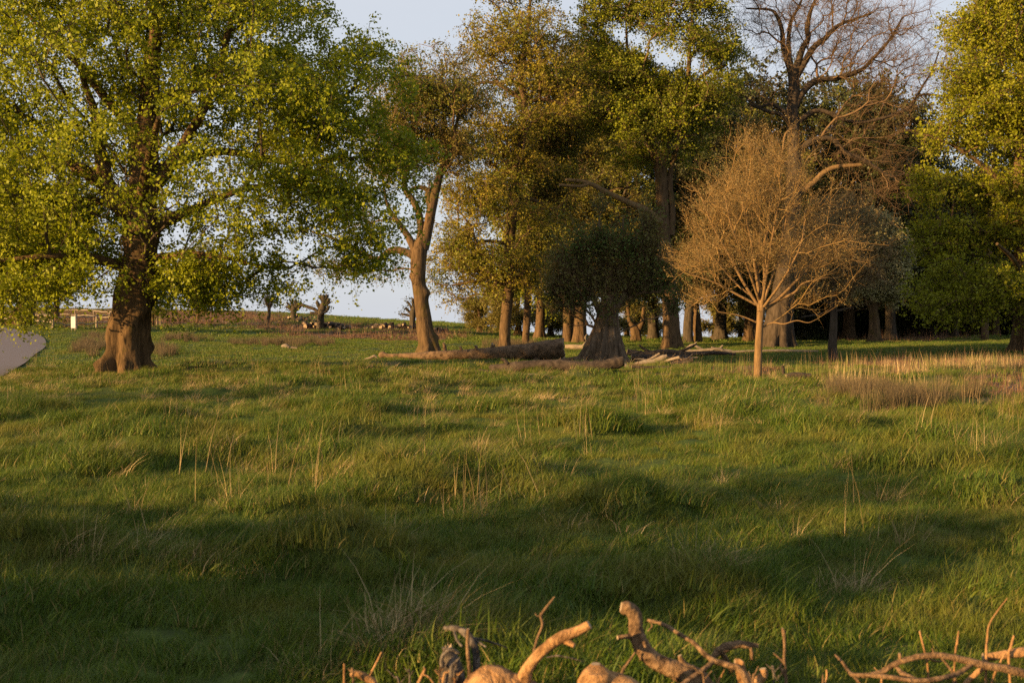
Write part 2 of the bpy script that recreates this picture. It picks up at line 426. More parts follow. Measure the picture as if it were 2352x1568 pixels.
# ------------------------------------------------------------------ road
def catmull(pts, n):
    pts = np.asarray(pts, float)
    if len(pts) == 2: pts = np.array([pts[0], (pts[0] + pts[1]) / 2, pts[1]])
    q = np.vstack([2 * pts[0] - pts[1], pts, 2 * pts[-1] - pts[-2]])
    out_ = []
    for i in range(len(pts) - 1):
        p0, p1, p2, p3 = q[i:i + 4]
        for s in np.linspace(0, 1, n, endpoint=False):
            out_.append(0.5 * ((2 * p1) + (p2 - p0) * s + (2 * p0 - 5 * p1 + 4 * p2 - p3) * s * s + (3 * p1 - p0 - 3 * p2 + p3) * s ** 3))
    out_.append(pts[-1]); return np.array(out_)
rm_, t, out = mat('tarmac')
f1 = noise(t, 60, 3, 0.7, pos(t)); f2 = noise(t, 0.8, 4, 0.6, pos(t))
rc = mix(t, ramp(t, f2, [(0.3, (0, 0, 0)), (0.7, (1, 1, 1))]), ramp(t, f1, [(0.3, (0.07, 0.06, 0.066)), (0.7, (0.14, 0.12, 0.128))]), (0.11, 0.096, 0.10))
p = nd(t, 'ShaderNodeBsdfPrincipled'); p.inputs['Roughness'].default_value = 0.85; p.inputs['Specular IOR Level'].default_value = 0.25
t.links.new(rc, p.inputs['Base Color']); t.links.new(p.outputs[0], out.inputs[0])
ed = catmull(ROAD, 8); nc = 36
V = []
for q in ed:
    for c in range(nc):
        V.append((q[0] - 1.0 * c, q[1] + 0.0 * c))
V = np.array(V); V = np.column_stack([V, macro(V[:, 0], V[:, 1]) + micro(V[:, 0], V[:, 1]) + 0.012])
iv = np.arange(len(V)).reshape(-1, nc)
F = np.stack([iv[:-1, :-1], iv[1:, :-1], iv[1:, 1:], iv[:-1, 1:]], -1).reshape(-1, 4)
obj('road', mesh('road', V, [F], [rm_]), kind='structure', label='curving mauve grey tarmac park road')

# ------------------------------------------------------------------ scatter of grass (geometry nodes, uncountable stuff)
def blades(n, rad, h, w, lean=0.35, wind=(0.35, 0.12), seed=0, segs=3, hvar=0.4, droop=0.5, w_at=0.75, tint=None, cone=0.0, drop=0.03):
    g = np.random.default_rng(seed)
    a = g.uniform(0, 2 * np.pi, n); r = rad * np.sqrt(g.uniform(0, 1, n))
    b = np.stack([r * np.cos(a), r * np.sin(a), np.full(n, -drop)], 1)
    hh = h * (1 + hvar * g.uniform(-1, 1, n))
    az = g.uniform(0, 2 * np.pi, n); ln = lean * g.uniform(0.1, 1, n)
    d = np.stack([np.cos(az) * ln + wind[0] + cone * np.cos(a) * r / rad, np.sin(az) * ln + wind[1] + cone * np.sin(a) * r / rad, np.zeros(n)], 1)
    fa = g.uniform(0, 2 * np.pi, n); sd = np.stack([np.cos(fa), np.sin(fa), np.zeros(n)], 1)
    ww = w * g.uniform(0.6, 1.3, n)
    V = []; 
    for k in range(segs + 1):
        s = k / segs
        c = b + np.array([0, 0, 1]) * (hh * (s - droop * 0.35 * s * s))[:, None] + d * (hh * s ** (1.6))[:, None]
        if k < segs:
            wk = ww * (1 - s) ** w_at * 0.5 if k else ww * 0.5
            V += [c - sd * wk[:, None], c + sd * wk[:, None]]
        else: V.append(c)
    m = 2 * segs + 1
    V = np.stack(V, 1).reshape(-1, 3)
    o = (np.arange(n) * m)[:, None]
    Q = np.concatenate([o + np.array([[2 * k, 2 * k + 1, 2 * k + 3, 2 * k + 2]]) for k in range(segs - 1)]) if segs > 1 else np.zeros((0, 4), int)
    T = o + np.array([[2 * segs - 2, 2 * segs - 1, 2 * segs]])
    tn = g.uniform(0, 1, n) if tint is None else tint(g, n)
    return V, Q, T, np.repeat(tn, m)

def tuft_collection(name, label, specs, material):
    c = bpy.data.collections.new(name)
    for i, kw in enumerate(specs):
        parts = kw if isinstance(kw, list) else [kw]
        Vs, Qs, Ts, tn, o_ = [], [], [], [], 0
        for pk in parts:
            V, Q, T, q = blades(seed=100 + i * 7 + len(Vs), **pk)
            Vs.append(V); Qs.append(Q + o_); Ts.append(T + o_); tn.append(q); o_ += len(V)
        me = mesh(name, np.vstack(Vs), [np.vstack(Qs), np.vstack(Ts)], [material], np.concatenate(tn), smooth=False)
        ob = bpy.data.objects.new(name, me); tag(ob, label=label, kind='stuff'); c.objects.link(ob)
    return c

def scatter(name, label, x, y, coll, nvar, scl, rz=None, z=None, tilt=0.08):
    n = len(x)
    if z is None: z = ground(x, y)
    me = bpy.data.meshes.new(name); me.vertices.add(n)
    me.vertices.foreach_set('co', np.stack([x, y, z], 1).astype(np.float32).ravel())
    if rz is None: rz = rng.normal(0, 1.0, n)
    rot = np.stack([rng.normal(0, tilt, n), rng.normal(0, tilt, n), rz], 1).astype(np.float32)
    a = me.attributes.new('rot', 'FLOAT_VECTOR', 'POINT'); a.data.foreach_set('vector', rot.ravel())
    a = me.attributes.new('scl', 'FLOAT', 'POINT'); a.data.foreach_set('value', np.broadcast_to(np.asarray(scl, np.float32), (n,)).copy())
    a = me.attributes.new('idx', 'INT', 'POINT'); a.data.foreach_set('value', rng.integers(0, nvar, n).astype(np.int32))
    o = obj(name, me, label=label, kind='stuff')
    ng = bpy.data.node_groups.new(name, 'GeometryNodeTree')
    ng.interface.new_socket('Geometry', in_out='INPUT', socket_type='NodeSocketGeometry')
    ng.interface.new_socket('Geometry', in_out='OUTPUT', socket_type='NodeSocketGeometry')
    gi = ng.nodes.new('NodeGroupInput'); go = ng.nodes.new('NodeGroupOutput')
    iop = ng.nodes.new('GeometryNodeInstanceOnPoints'); ci = ng.nodes.new('GeometryNodeCollectionInfo')
    ci.inputs['Collection'].default_value = coll; ci.inputs['Separate Children'].default_value = True; ci.inputs['Reset Children'].default_value = True
    def na(nm, ty):
        q = ng.nodes.new('GeometryNodeInputNamedAttribute'); q.data_type = ty; q.inputs['Name'].default_value = nm; return q.outputs['Attribute']
    l = ng.links.new
    l(gi.outputs[0], iop.inputs['Points']); l(ci.outputs[0], iop.inputs['Instance'])
    iop.inputs['Pick Instance'].default_value = True
    l(na('idx', 'INT'), iop.inputs['Instance Index']); l(na('rot', 'FLOAT_VECTOR'), iop.inputs['Rotation']); l(na('scl', 'FLOAT'), iop.inputs['Scale'])
    l(iop.outputs[0], go.inputs[0])
    md = o.modifiers.new('scatter', 'NODES'); md.node_group = ng
    return o

def field(y0, y1, dens, umax=0.56, fall=None):
    """random ground points between two distances inside a widened view wedge"""
    pts = []
    area = umax * (y1 ** 2 - y0 ** 2) + 2 * 1.5 * (y1 - y0)
    n = int(area * dens)
    yy = np.sqrt(rng.uniform(y0 ** 2, y1 ** 2, n)); xx = rng.uniform(-1, 1, n) * (umax * yy + 1.5)
    return xx, yy

def keep(x, y, m):
    return x[m], y[m]

def natint(g, n):     # mostly green, few dry blades
    q = g.beta(2.2, 2.0, n) * 0.93; q[g.uniform(0, 1, n) < 0.07] = 1.0; return q
near = tuft_collection('grass_tuft', 'blades of meadow grass', [
    [dict(n=150, rad=0.17, h=0.082, w=0.0052, lean=0.85, wind=(0.25, 0.0), tint=natint, hvar=0.6), dict(n=20, rad=0.14, h=0.14, w=0.0045, lean=0.9, wind=(0.45, 0.05), tint=natint)] for _ in range(7)], M['grass'])
mid = tuft_collection('grass_tuft', 'blades of meadow grass', [
    dict(n=170, rad=0.34, h=0.095, w=0.009, lean=0.9, wind=(0.35, 0.0), tint=natint) for _ in range(6)], M['grass'])
turf = tuft_collection('turf_tuft', 'blades of short turf', [
    dict(n=150, rad=0.55, h=0.075, w=0.018, lean=0.7, wind=(0.25, 0.0), tint=natint) for _ in range(5)], M['turf'])
farturf = tuft_collection('turf_tuft', 'blades of short turf', [
    dict(n=130, rad=1.1, h=0.13, w=0.05, lean=0.8, wind=(0.2, 0.0), tint=natint) for _ in range(4)], M['turf'])

def gfield(y0, y1, d):
    x, y = field(y0, y1, d)
    m = (road_dist(x, y) > 0.25) & (rng.uniform(0, 1, len(x)) > bracken_at(x, y) * 0.85)
    return keep(x, y, m)
x, y = gfield(3.2, 11, 75); hgt = 0.80 + 0.4 * sstep(0.42, 0.72, n2(x, y, 0.95, 3.1, 2))
scatter('grass', 'rough green meadow grass close by', x, y, near, 7, hgt * rng.uniform(0.75, 1.3, len(x)), tilt=0.22, z=ground(x, y) + 0.012)
x, y = gfield(11, 20, 32); hgt = 0.85 + 0.8 * sstep(0.42, 0.72, n2(x, y, 0.95, 3.1, 2))
scatter('grass', 'rough green meadow grass in the middle of the field', x, y, near, 7, hgt * rng.uniform(0.9, 1.3, len(x)))
x, y = gfield(20, 38, 8); hgt = 0.8 + 0.7 * sstep(0.42, 0.72, n2(x, y, 0.95, 3.1, 2))
scatter('grass', 'rough grass towards the trees', x, y, mid, 6, hgt * rng.uniform(0.8, 1.2, len(x)))
x, y = gfield(36, 80, 2.6)
scatter('turf', 'short green turf under the trees', x, y, turf, 5, rng.uniform(0.8, 1.3, len(x)))
x, y = gfield(78, 190, 0.5)
scatter('turf', 'short green turf on the hill', x, y, farturf, 4, rng.uniform(0.8, 1.3, len(x)))

# tussocks: taller arched tufts of part-dry grass
def tt(g, n): 
    q = g.beta(2, 2, n); q[g.uniform(0, 1, n) < 0.12] = 1.0; return q
tus = tuft_collection('tussock_tuft', 'arching tussock grass', [
    [dict(n=170, rad=0.13, h=0.24, w=0.005, lean=0.5, wind=(0.45, 0.05), droop=0.9, cone=0.7, tint=tt),
     dict(n=50, rad=0.16, h=0.30, w=0.004, lean=0.5, wind=(0.7, 0.05), droop=1.2, cone=0.8, tint=tt)] for _ in range(5)], M['grass'])
x, y = gfield(8.5, 36, 1.3)
m = n2(x, y, 0.95, 3.1, 2) > 0.5; x, y = keep(x, y, m)
scatter('tussock_grass', 'arching tussocks of longer grass', x, y, tus, 5, rng.uniform(0.6, 1.25, len(x)))
drt = tuft_collection('dry_tuft', 'dry straw coloured grass', [
    [dict(n=70, rad=0.12, h=0.17, w=0.0045, lean=1.0, wind=(0.6, 0.0), droop=1.3, cone=0.9),
     dict(n=16, rad=0.08, h=0.32, w=0.0035, lean=0.5, wind=(0.3, 0.05), droop=0.5, cone=0.5)] for _ in range(5)], M['dry'])
x, y = gfield(7.5, 40, 1.5)
m = n2(x, y, 0.45, 6.1, 2) > 0.50 + 0.06 * (y < 14); x, y = keep(x, y, m)
hand = [(1080, 1045), (1100, 1030), (1020, 985), (1000, 990), (1300, 965), (1275, 970), (860, 1250), (845, 1235), (1060, 1180), (1085, 1160), (1620, 985), (1640, 1000),
        (2270, 1075), (2245, 1060), (2300, 1085), (2140, 1040), (2165, 1050), (1600, 1385), (1900, 1350), (1925, 1340), (190, 1310), (620, 930), (600, 935), (730, 1090), (330, 1250),
        (520, 975), (905, 905), (930, 910), (940, 1440), (900, 1540), (860, 1555), (960, 1530), (700, 1560)]
hx = np.array([G(a, b)[0] for a, b in hand]); hy = np.array([G(a, b)[1] for a, b in hand])
x = np.concatenate([x, hx, hx + 0.12]); y = np.concatenate([y, hy, hy - 0.1])
scatter('dry_grass', 'pale straw coloured tufts in the meadow', x, y, drt, 5, rng.uniform(0.6, 1.15, len(x)), rz=rng.uniform(-0.9, 0.9, len(x)))
stm = tuft_collection('dry_stem', 'thin dry grass stems', [
    dict(n=7, rad=0.22, h=0.52, w=0.005, lean=0.28, wind=(0.10, 0.0), droop=0.1, hvar=0.5, segs=2) for _ in range(6)], M['dry'])
x, y = gfield(8, 44, 0.34)
m = n2(x, y, 0.3, 2.1, 2) > 0.47; x, y = keep(x, y, m)
hand = [(1075, 1170), (1060, 1185), (1090, 1150), (845, 1240), (1000, 985), (985, 1000), (1215, 1150), (1620, 1000), (1640, 1010), (1600, 990), (2120, 1040), (2150, 1045), (2185, 1050),
        (2260, 1070), (2300, 1080), (2320, 985), (2345, 1030), (408, 1005), (660, 1170), (1760, 960), (1790, 950), (1470, 930), (1440, 930), (620, 905), (600, 900), (800, 860), (880, 860), (625, 900), (780, 1250)]
hx = np.array([G(a, b)[0] for a, b in hand]); hy = np.array([G(a, b)[1] for a, b in hand])
x = np.concatenate([x, hx]); y = np.concatenate([y, hy])
scatter('dry_stems', 'thin upright dry stems standing over the grass', x, y, stm, 6, rng.uniform(0.6, 1.2, len(x)), rz=rng.uniform(-3, 3, len(x)))

# low broad-leaved weeds
wdt = tuft_collection('weed_tuft', 'low broad leaved weeds', [
    dict(n=16, rad=0.07, h=0.05, w=0.022, lean=1.5, wind=(0.0, 0.0), droop=1.0, cone=1.2, w_at=0.4) for _ in range(4)], M['weed'])
x, y = gfield(4.6, 22, 2.2); m = n2(x, y, 0.7, 12.1, 2) > 0.52; x, y = keep(x, y, m)
scatter('weeds', 'low broad leaved weeds among the grass', x, y, wdt, 4, rng.uniform(0.5, 1.3, len(x)), z=ground(x, y) + 0.03, rz=rng.uniform(-3, 3, len(x)))
gld = tuft_collection('straw_tuft', 'fine bent straw among the green', [
    dict(n=34, rad=0.16, h=0.12, w=0.0045, lean=1.1, wind=(0.4, 0.0), droop=0.9, cone=0.5, hvar=0.6) for _ in range(5)], M['dry'])
x, y = gfield(6.5, 38, 4.5); m = (n2(x, y, 0.95, 3.1, 2) > 0.47) & (n2(x, y, 0.33, 21.0, 3) > 0.46); x, y = keep(x, y, m)
scatter('straw', 'fine bent straw mixed through the tussocks', x, y, gld, 5, rng.uniform(0.7, 1.5, len(x)), z=ground(x, y) + 0.03, rz=rng.uniform(-1, 1, len(x)), tilt=0.2)
# rushes, bracken, stalks
rsh = tuft_collection('rush_tuft', 'brown rushes', [
    dict(n=110, rad=0.16, h=0.50, w=0.006, lean=0.22, wind=(0.02, 0.0), droop=0.15, hvar=0.25, cone=0.25) for _ in range(5)], M['rush'])
x, y = field(17, 70, 14); m = rng.uniform(0, 1, len(x)) < rush_at(x, y); x, y = keep(x, y, m)
m = (y < 25) | (rng.uniform(0, 1, len(x)) < 0.3); x, y = keep(x, y, m)
scatter('rushes', 'dense clumps of brown rushes', x, y, rsh, 5, rng.uniform(0.7, 1.1, len(x)) * (0.72 + 0.55 * n2(x, y, 0.8, 3.3, 2)), rz=rng.uniform(-3, 3, len(x)))
brk = tuft_collection('bracken_tuft', 'dead russet bracken', [
    [dict(n=90, rad=0.3, h=0.16, w=0.02, lean=1.4, wind=(0.1, 0.0), droop=1.0), dict(n=6, rad=0.25, h=0.45, w=0.012, lean=0.4, wind=(0.0, 0.0), droop=0.2)] for _ in range(5)], M['bracken'])
x, y = field(18, 150, 3.0); m = rng.uniform(0, 1, len(x)) < bracken_at(x, y) * 0.8 * np.where(y > 60, 0.35, 1.0); x, y = keep(x, y, m)
scatter('bracken', 'dead russet bracken litter', x, y, brk, 5, rng.uniform(0.7, 1.25, len(x)) * np.where(y > 60, 1.6, 1.0), rz=rng.uniform(-3, 3, len(x)))
stk = tuft_collection('green_stalk', 'upright green stalks', [
    dict(n=9, rad=0.35, h=0.42, w=0.012, lean=0.12, wind=(0.0, 0.0), droop=0.1, hvar=0.4, segs=2) for _ in range(5)], M['stalk'])
STK = [(1680, 868, 70, 12), (1900, 872, 170, 16), (2200, 858, 170, 14), (2300, 880, 60, 15)]
x, y = field(20, 45, 5); m = rng.uniform(0, 1, len(x)) < rush_at(x, y, STK) * 0.8; x, y = keep(x, y, m)
scatter('stalks', 'thin upright green stalks in the bracken', x, y, stk, 5, rng.uniform(0.7, 1.2, len(x)), rz=rng.uniform(-3, 3, len(x)))
dst = tuft_collection('tan_stalk', 'upright tan stalks', [
    dict(n=16, rad=0.3, h=0.38, w=0.010, lean=0.15, wind=(0.0, 0.0), droop=0.1, hvar=0.5, segs=2) for _ in range(5)], M['dry'])
x, y = field(18, 45, 5); m = rng.uniform(0, 1, len(x)) < rush_at(x, y, [(2180, 852, 200, 14), (1980, 885, 150, 14), (2290, 842, 90, 10)]) * 0.9; x, y = keep(x, y, m)
scatter('tan_stalks', 'broken tan stalks behind the rushes', x, y, dst, 5, rng.uniform(0.7, 1.2, len(x)), rz=rng.uniform(-3, 3, len(x)))

# ------------------------------------------------------------------ tubes
def frames(d):
    ref = np.where(np.abs(d[:, 2:3]) > 0.92, np.array([[1., 0, 0]]), np.array([[0, 0, 1.]]))
    a = np.cross(d, ref); a /= np.linalg.norm(a, axis=1, keepdims=True) + 1e-9
    return a, np.cross(d, a)

def tube(path, rad, k=16, sub=5, amp=0.0, freq=1.5, flare=0.0, flutes=0, seed=0, lump=0.0, cap=True, knobs=0, ragged=0.0, fine=0.0):
    """closed tube round a smooth path; returns V, quads, cap tris"""
    path = np.asarray(path, float); rad = np.asarray(rad, float)
    pr = catmull(np.column_stack([path, rad]), sub); pth, rr = pr[:, :3], np.maximum(pr[:, 3], 0.002)
    d = np.gradient(pth, axis=0); d /= np.linalg.norm(d, axis=1, keepdims=True) + 1e-9
    # parallel transport
    a = np.zeros_like(d); a0 = np.cross(d[0], [0, 0, 1.0] if abs(d[0][2]) < 0.9 else [1.0, 0, 0]); a[0] = a0 / np.linalg.norm(a0)
    for i in range(1, len(d)):
        v = a[i - 1] - d[i] * np.dot(a[i - 1], d[i]); a[i] = v / (np.linalg.norm(v) + 1e-9)
    b = np.cross(d, a)
    th = np.linspace(0, 2 * np.pi, k, endpoint=False)
    dirs = a[:, None] * np.cos(th)[None, :, None] + b[:, None] * np.sin(th)[None, :, None]
    r = np.repeat(rr[:, None], k, 1)
    s = np.linspace(0, 1, len(rr))
    if flutes:
        g = np.random.default_rng(seed); ph = g.uniform(0, 6.28, 4)
        fl = (0.5 + 0.5 * np.cos(th * flutes + ph[0])) ** 1.2 * 0.6 + 0.4 * (0.5 + 0.5 * np.cos(th * (flutes * 2 - 1) + ph[1]))
        hgt = pth[:, 2] - pth[0, 2]
        w = np.exp(-hgt / max(flare, 0.05))
        r = r * (1 + (fl[None] - 0.42) * (0.28 * np.exp(-hgt / (flare * 4)) + 0.9 * w)[:, None])
    C = pth[:, None] + dirs * r[..., None]
    if amp:
        q = C.reshape(-1, 3)
        nn = fbm(q * freq + seed * 3.7, 3).reshape(r.shape) - 0.5
        n3 = fbm(q * np.array([freq * 4, freq * 4, freq * 1.2]) + seed, 2).reshape(r.shape) - 0.5
        n5 = (fbm(q * freq * 9 + seed * 1.3, 2).reshape(r.shape) - 0.5) if fine else 0
        C = C + dirs * (r * (nn * 2 * amp + n3 * amp * 0.7 + n5 * fine))[..., None]
    if knobs:
        g = np.random.default_rng(seed + 5); q = C.reshape(-1, 3)
        for _ in range(knobs):
            c = q[g.integers(0, len(q))]; kr = np.mean(rr) * g.uniform(0.25, 0.6)
            dd = np.linalg.norm(q - c, axis=1); w = np.exp(-(dd / kr) ** 2)
            q = q + dirs.reshape(-1, 3) * (w * kr * g.uniform(0.3, 0.9))[:, None]
        C = q.reshape(C.shape)
    if ragged:
        g = np.random.default_rng(seed + 9)
        C[-1] += d[-1] * g.uniform(-ragged, ragged, k)[:, None]
    n = len(pth); V = C.reshape(-1, 3)
    i0 = np.arange(n * k).reshape(n, k); i1 = np.roll(i0, -1, 1)
    Q = np.stack([i0[:-1], i1[:-1], i1[1:], i0[1:]], -1).reshape(-1, 4)
    caps = []
    if cap:
        for ring, row, flip in ((0, i0[0], True), (n - 1, i0[-1], False)):
            # caps own their vertices so that the cut edge stays sharp
            base = len(V); V = np.vstack([V, C[ring], C[ring].mean(0)[None] + (d[ring] * (-0.02 if flip else 0.02) * rr[ring])[None]])
            j = np.arange(k); j2 = (j + 1) % k
            tri = np.stack([base + j, base + j2, np.full(k, base + k)], 1)
            caps.append(tri[:, ::-1] if flip else tri)
    T = np.vstack(caps) if caps else np.zeros((0, 3), int)
    return V, Q, T

def cones(A, B, ra, rb, k=3):
    """many thin tapering sticks"""
    d = B - A; L_ = np.linalg.norm(d, axis=1, keepdims=True) + 1e-9; d = d / L_
    a, b = frames(d); n = len(A)
    th = np.linspace(0, 2 * np.pi, k, endpoint=False)
    ring = a[:, None] * np.cos(th)[None, :, None] + b[:, None] * np.sin(th)[None, :, None]
    V = np.concatenate([A[:, None] + ring * np.asarray(ra).reshape(-1, 1, 1), B[:, None] + ring * np.asarray(rb).reshape(-1, 1, 1)], 1).reshape(-1, 3)
    o = (np.arange(n) * 2 * k)[:, None]; j = np.arange(k); j2 = (j + 1) % k
    Q = (o[:, :, None] + np.stack([j, j2, j2 + k, j + k], -1)[None]).reshape(-1, 4)
    return V, Q

# ------------------------------------------------------------------ tree growth
def grow(seeds, spath, targets, bf, extra=None):
    """join every target to the nearest growing node, weighing total path length (a balanced spanning tree)"""
    ns, nt_ = len(seeds), len(targets)
    pos_ = np.vstack([seeds, targets]); par = np.full(ns + nt_, -1); pl = np.concatenate([spath, np.zeros(nt_)])
    alive = np.ones(nt_, bool)
    D = np.linalg.norm(targets[:, None] - seeds[None], axis=2)
    cost = D + bf * (pl[:ns][None] + D)
    bi = cost.argmin(1); bc = cost[np.arange(nt_), bi]; bd = D[np.arange(nt_), bi]
    order = []
    bcw = bc.copy()
    for _ in range(nt_):
        i = int(bcw.argmin())
        node = ns + i; par[node] = bi[i]; pl[node] = pl[bi[i]] + bd[i]; order.append(node)
        bcw[i] = 1e18; alive[i] = False; bc[i] = -1
        d = np.sqrt(((targets - targets[i]) ** 2).sum(1)); c = d * (1 + bf) + bf * pl[node]
        m = alive & (c < bc)
        bc[m] = c[m]; bcw[m] = c[m]; bi[m] = node; bd[m] = d[m]
    return pos_, par, order

def envelope(n, ells, thr=0.42, nf=0.35, shell=0.45, seed=0, grow_=1.14):
    g = np.random.default_rng(seed)
    w = np.array([e[3] * e[5] * e[4] ** 0.5 * (e[6] if len(e) > 6 else 1.0) for e in ells]); w = w / w.sum()
    out_ = []; cnt = 0
    while cnt < n:
        k = g.choice(len(ells), size=n, p=w)
        E = np.array([e[:6] for e in ells])[k]
        v = g.normal(size=(n, 3)); v /= np.linalg.norm(v, axis=1, keepdims=True)
        r = g.uniform(0, 1, n) ** shell
        r = r * (0.62 + 0.8 * fbm(v * 1.9 + k[:, None] * 7.7 + seed, 2))
        q = E[:, :3] + v * E[:, 3:] * r[:, None] * grow_
        ok = fbm(q * np.array([nf, nf, nf * 2.0]) + seed * 5.1, 2) > thr * g.uniform(0.85, 1.1, n)
        q = q[ok]; out_.append(q); cnt += len(q)
    return np.vstack(out_)[:n]

def tree(name, label, cat, Y, polys, ells, n=1500, bf=0.35, bark='bark_oak', twig='twig_brown', leaf=None, lsize=0.09, sprays=3, lpers=10,
         slen=0.5, tips=0.008, k=14, thr=0.42, nf=0.35, shell=0.5, flutes=0, flare=0.5, seed=1, group=None, amp=0.08, depth=None, up=0.0, droop=0.25,
         twigs=True, bark_k=5, seat=True, exp=2.3, lump=0, ups=0.6, deadlimbs=(), sprout=0.0, clear=(), tfreq=1.4):
    """polys in picture units (px, py, radius px, depth offset m), the first is the trunk; ells (px, py, rpx, rpy[, weight, dY])"""
    s = Y / FPX
    bx, by = polys[0][0][0], polys[0][0][1]
    base = P(bx, by, Y); base[2] = gz(base[0], base[1]) if seat else base[2]
    root = empty(name, Vector(base), label, cat, group)
    def conv(pl):
        o_ = []
        for q in pl:
            dY = q[3] if len(q) > 3 else 0.0
            o_.append(np.append(P(q[0], q[1], Y + dY) - base, q[2] * s))
        return np.array(o_)
    seeds, sp = [], []
    srad = []
    for i, pl in enumerate(polys):
        c = conv(pl)
        if i == 0:
            c[0, 2] = -0.25 if seat else c[0, 2]
        c2 = catmull(c, 4)
        V, Q, T = tube(c[:, :3], c[:, 3], k=(k if i == 0 else max(8, k // 2)), sub=(7 if k > 20 else 4) if i == 0 else 4, amp=amp, freq=tfreq * 1.6 / max(c[0, 3] * 4, 0.4), flare=flare, flutes=flutes if i == 0 else 0,
                       seed=seed + i, knobs=lump if i == 0 else 0, cap=True)
        bmn = 'bark_young' if i in deadlimbs else bark
        nm = 'trunk' if i == 0 else 'limb'
        obj(nm, mesh(nm, V, [Q, T], [M[bmn], M['cut_wood'] if i in deadlimbs else M[bmn]], midx=[0, 1]), root)
        st = 0 if i else int(len(c2) * 0.3)
        if i in deadlimbs: continue
        pl0 = 0.0
        if i:
            A = np.array(seeds) if seeds else c2[:1, :3]
            j = int(np.linalg.norm(A - c2[0, :3], axis=1).argmin()); pl0 = sp[j]
        ln = np.concatenate([[0], np.cumsum(np.linalg.norm(np.diff(c2[:, :3], axis=0), axis=1))])
        for q in range(st, len(c2)):
            seeds.append(c2[q, :3]); sp.append(pl0 + ln[q]); srad.append(c2[q, 3])
    if n <= 0: return root
    E = []
    for e in ells:
        dY = e[5] if len(e) > 5 else 0.0; wgt = e[4] if len(e) > 4 else 1.0
        c = P(e[0], e[1], Y + dY) - base
        dep = e[6] if len(e) > 6 else (depth if depth else min(e[2], 1.3 * e[3]) * s * 1.0)
        E.append((c[0], c[1], c[2], e[2] * s, dep, e[3] * s, wgt))
    tg = envelope(n, E, thr, nf, shell, seed)
    seeds = np.array(seeds); ps, par, order = grow(seeds, np.array(sp), tg, bf)
    N = len(ps); ns = len(seeds)
    # smooth
    cnt = np.zeros(N); ssum = np.zeros((N, 3))
    for it in range(2):
        cnt[:] = 0; ssum[:] = 0
        ch = np.arange(ns, N); pa = par[ns:]
        np.add.at(ssum, pa, ps[ch]); np.add.at(cnt, pa, 1)
        inner = np.arange(ns, N)[cnt[ns:] > 0]
        ps2 = ps.copy()
        ps2[inner] = 0.4 * ps[inner] + 0.3 * ps[par[inner]] + 0.3 * (ssum[inner] / cnt[inner][:, None])
        ps = ps2
    # pipe radii
    acc = np.zeros(N); acc[ns:] = 0
    haschild = np.zeros(N, bool); haschild[par[ns:]] = True
    rad = np.zeros(N)
    for v in reversed(order):
        a = acc[v] + (tips ** exp if not haschild[v] else (tips * 0.4) ** exp)
        rad[v] = a ** (1 / exp); acc[par[v]] += a
    sr = np.concatenate([np.array(srad), np.full(N - ns, 9.0)])
    ch = np.arange(ns, N); pa = par[ns:]
    ra = np.where(pa < ns, np.minimum(rad[ch] * 1.25, sr[pa] * 0.85), np.minimum(rad[pa], rad[ch] * 1.35))
    rb = np.minimum(rad[ch], np.where(pa < ns, sr[pa] * 0.8, 9))
    thick = ra > tips * 2.2
    Vs, Qs, o_ = [], [], 0
    for msk, kk in ((thick, bark_k + 1), (~thick, 3)):
        if msk.any():
            V, Q = cones(ps[pa[msk]], ps[ch[msk]], ra[msk], rb[msk], kk)
            Vs.append(V); Qs.append(Q + o_); o_ += len(V)
    g = np.random.default_rng(seed + 77)
    # sprays
    fine_ = ch[rad[ch] < tips * 4.5]
    if clear:      # openings in the foliage on this side of the stem
        w_ = ps[fine_] + base; qx, qy = proj(w_[:, 0], w_[:, 1], w_[:, 2]); kp = np.ones(len(fine_), bool)
        for (cx, cy, rx, ry, pr) in clear:
            kp &= ~((((qx - cx) / rx) ** 2 + ((qy - cy) / ry) ** 2 < 1) & (ps[fine_][:, 1] < 0.6) & (g.uniform(0, 1, len(fine_)) < pr))
        fine_ = fine_[kp]
    src = np.repeat(fine_, sprays)
    t_ = g.uniform(0, 1, (len(src), 1)) ** 0.45
    O = ps[src] * t_ + ps[par[src]] * (1 - t_)
    ed_ = ps[src] - ps[par[src]]; ed_ /= np.linalg.norm(ed_, axis=1, keepdims=True) + 1e-9
    rn = g.normal(size=(len(src), 3)); rn /= np.linalg.norm(rn, axis=1, keepdims=True)
    sd = ed_ * 0.6 + rn * 0.9 + np.array([0, 0, up]); sd /= np.linalg.norm(sd, axis=1, keepdims=True)
    SL = slen * g.uniform(0.5, 1.2, (len(src), 1))
    if sprout: SL = SL * (1 + sprout * g.uniform(0, 1, SL.shape) ** 3)
    Eo = O + sd * SL - np.array([0, 0, 1]) * droop * SL
    if twigs:
        mid_ = (O + Eo) / 2 + np.array([0, 0, 1]) * droop * 0.25 * SL
        for a_, b_, r1, r2 in ((O, mid_, tips * 0.6, tips * 0.45), (mid_, Eo, tips * 0.45, tips * 0.2)):
            V, Q = cones(a_, b_, np.full(len(a_), r1), np.full(len(a_), r2), 3)
            Vs.append(V); Qs.append(Q + o_); o_ += len(V)
    obj('branches', mesh('branches', np.vstack(Vs), [np.vstack(Qs)], [M[twig]]), root, kind='stuff')
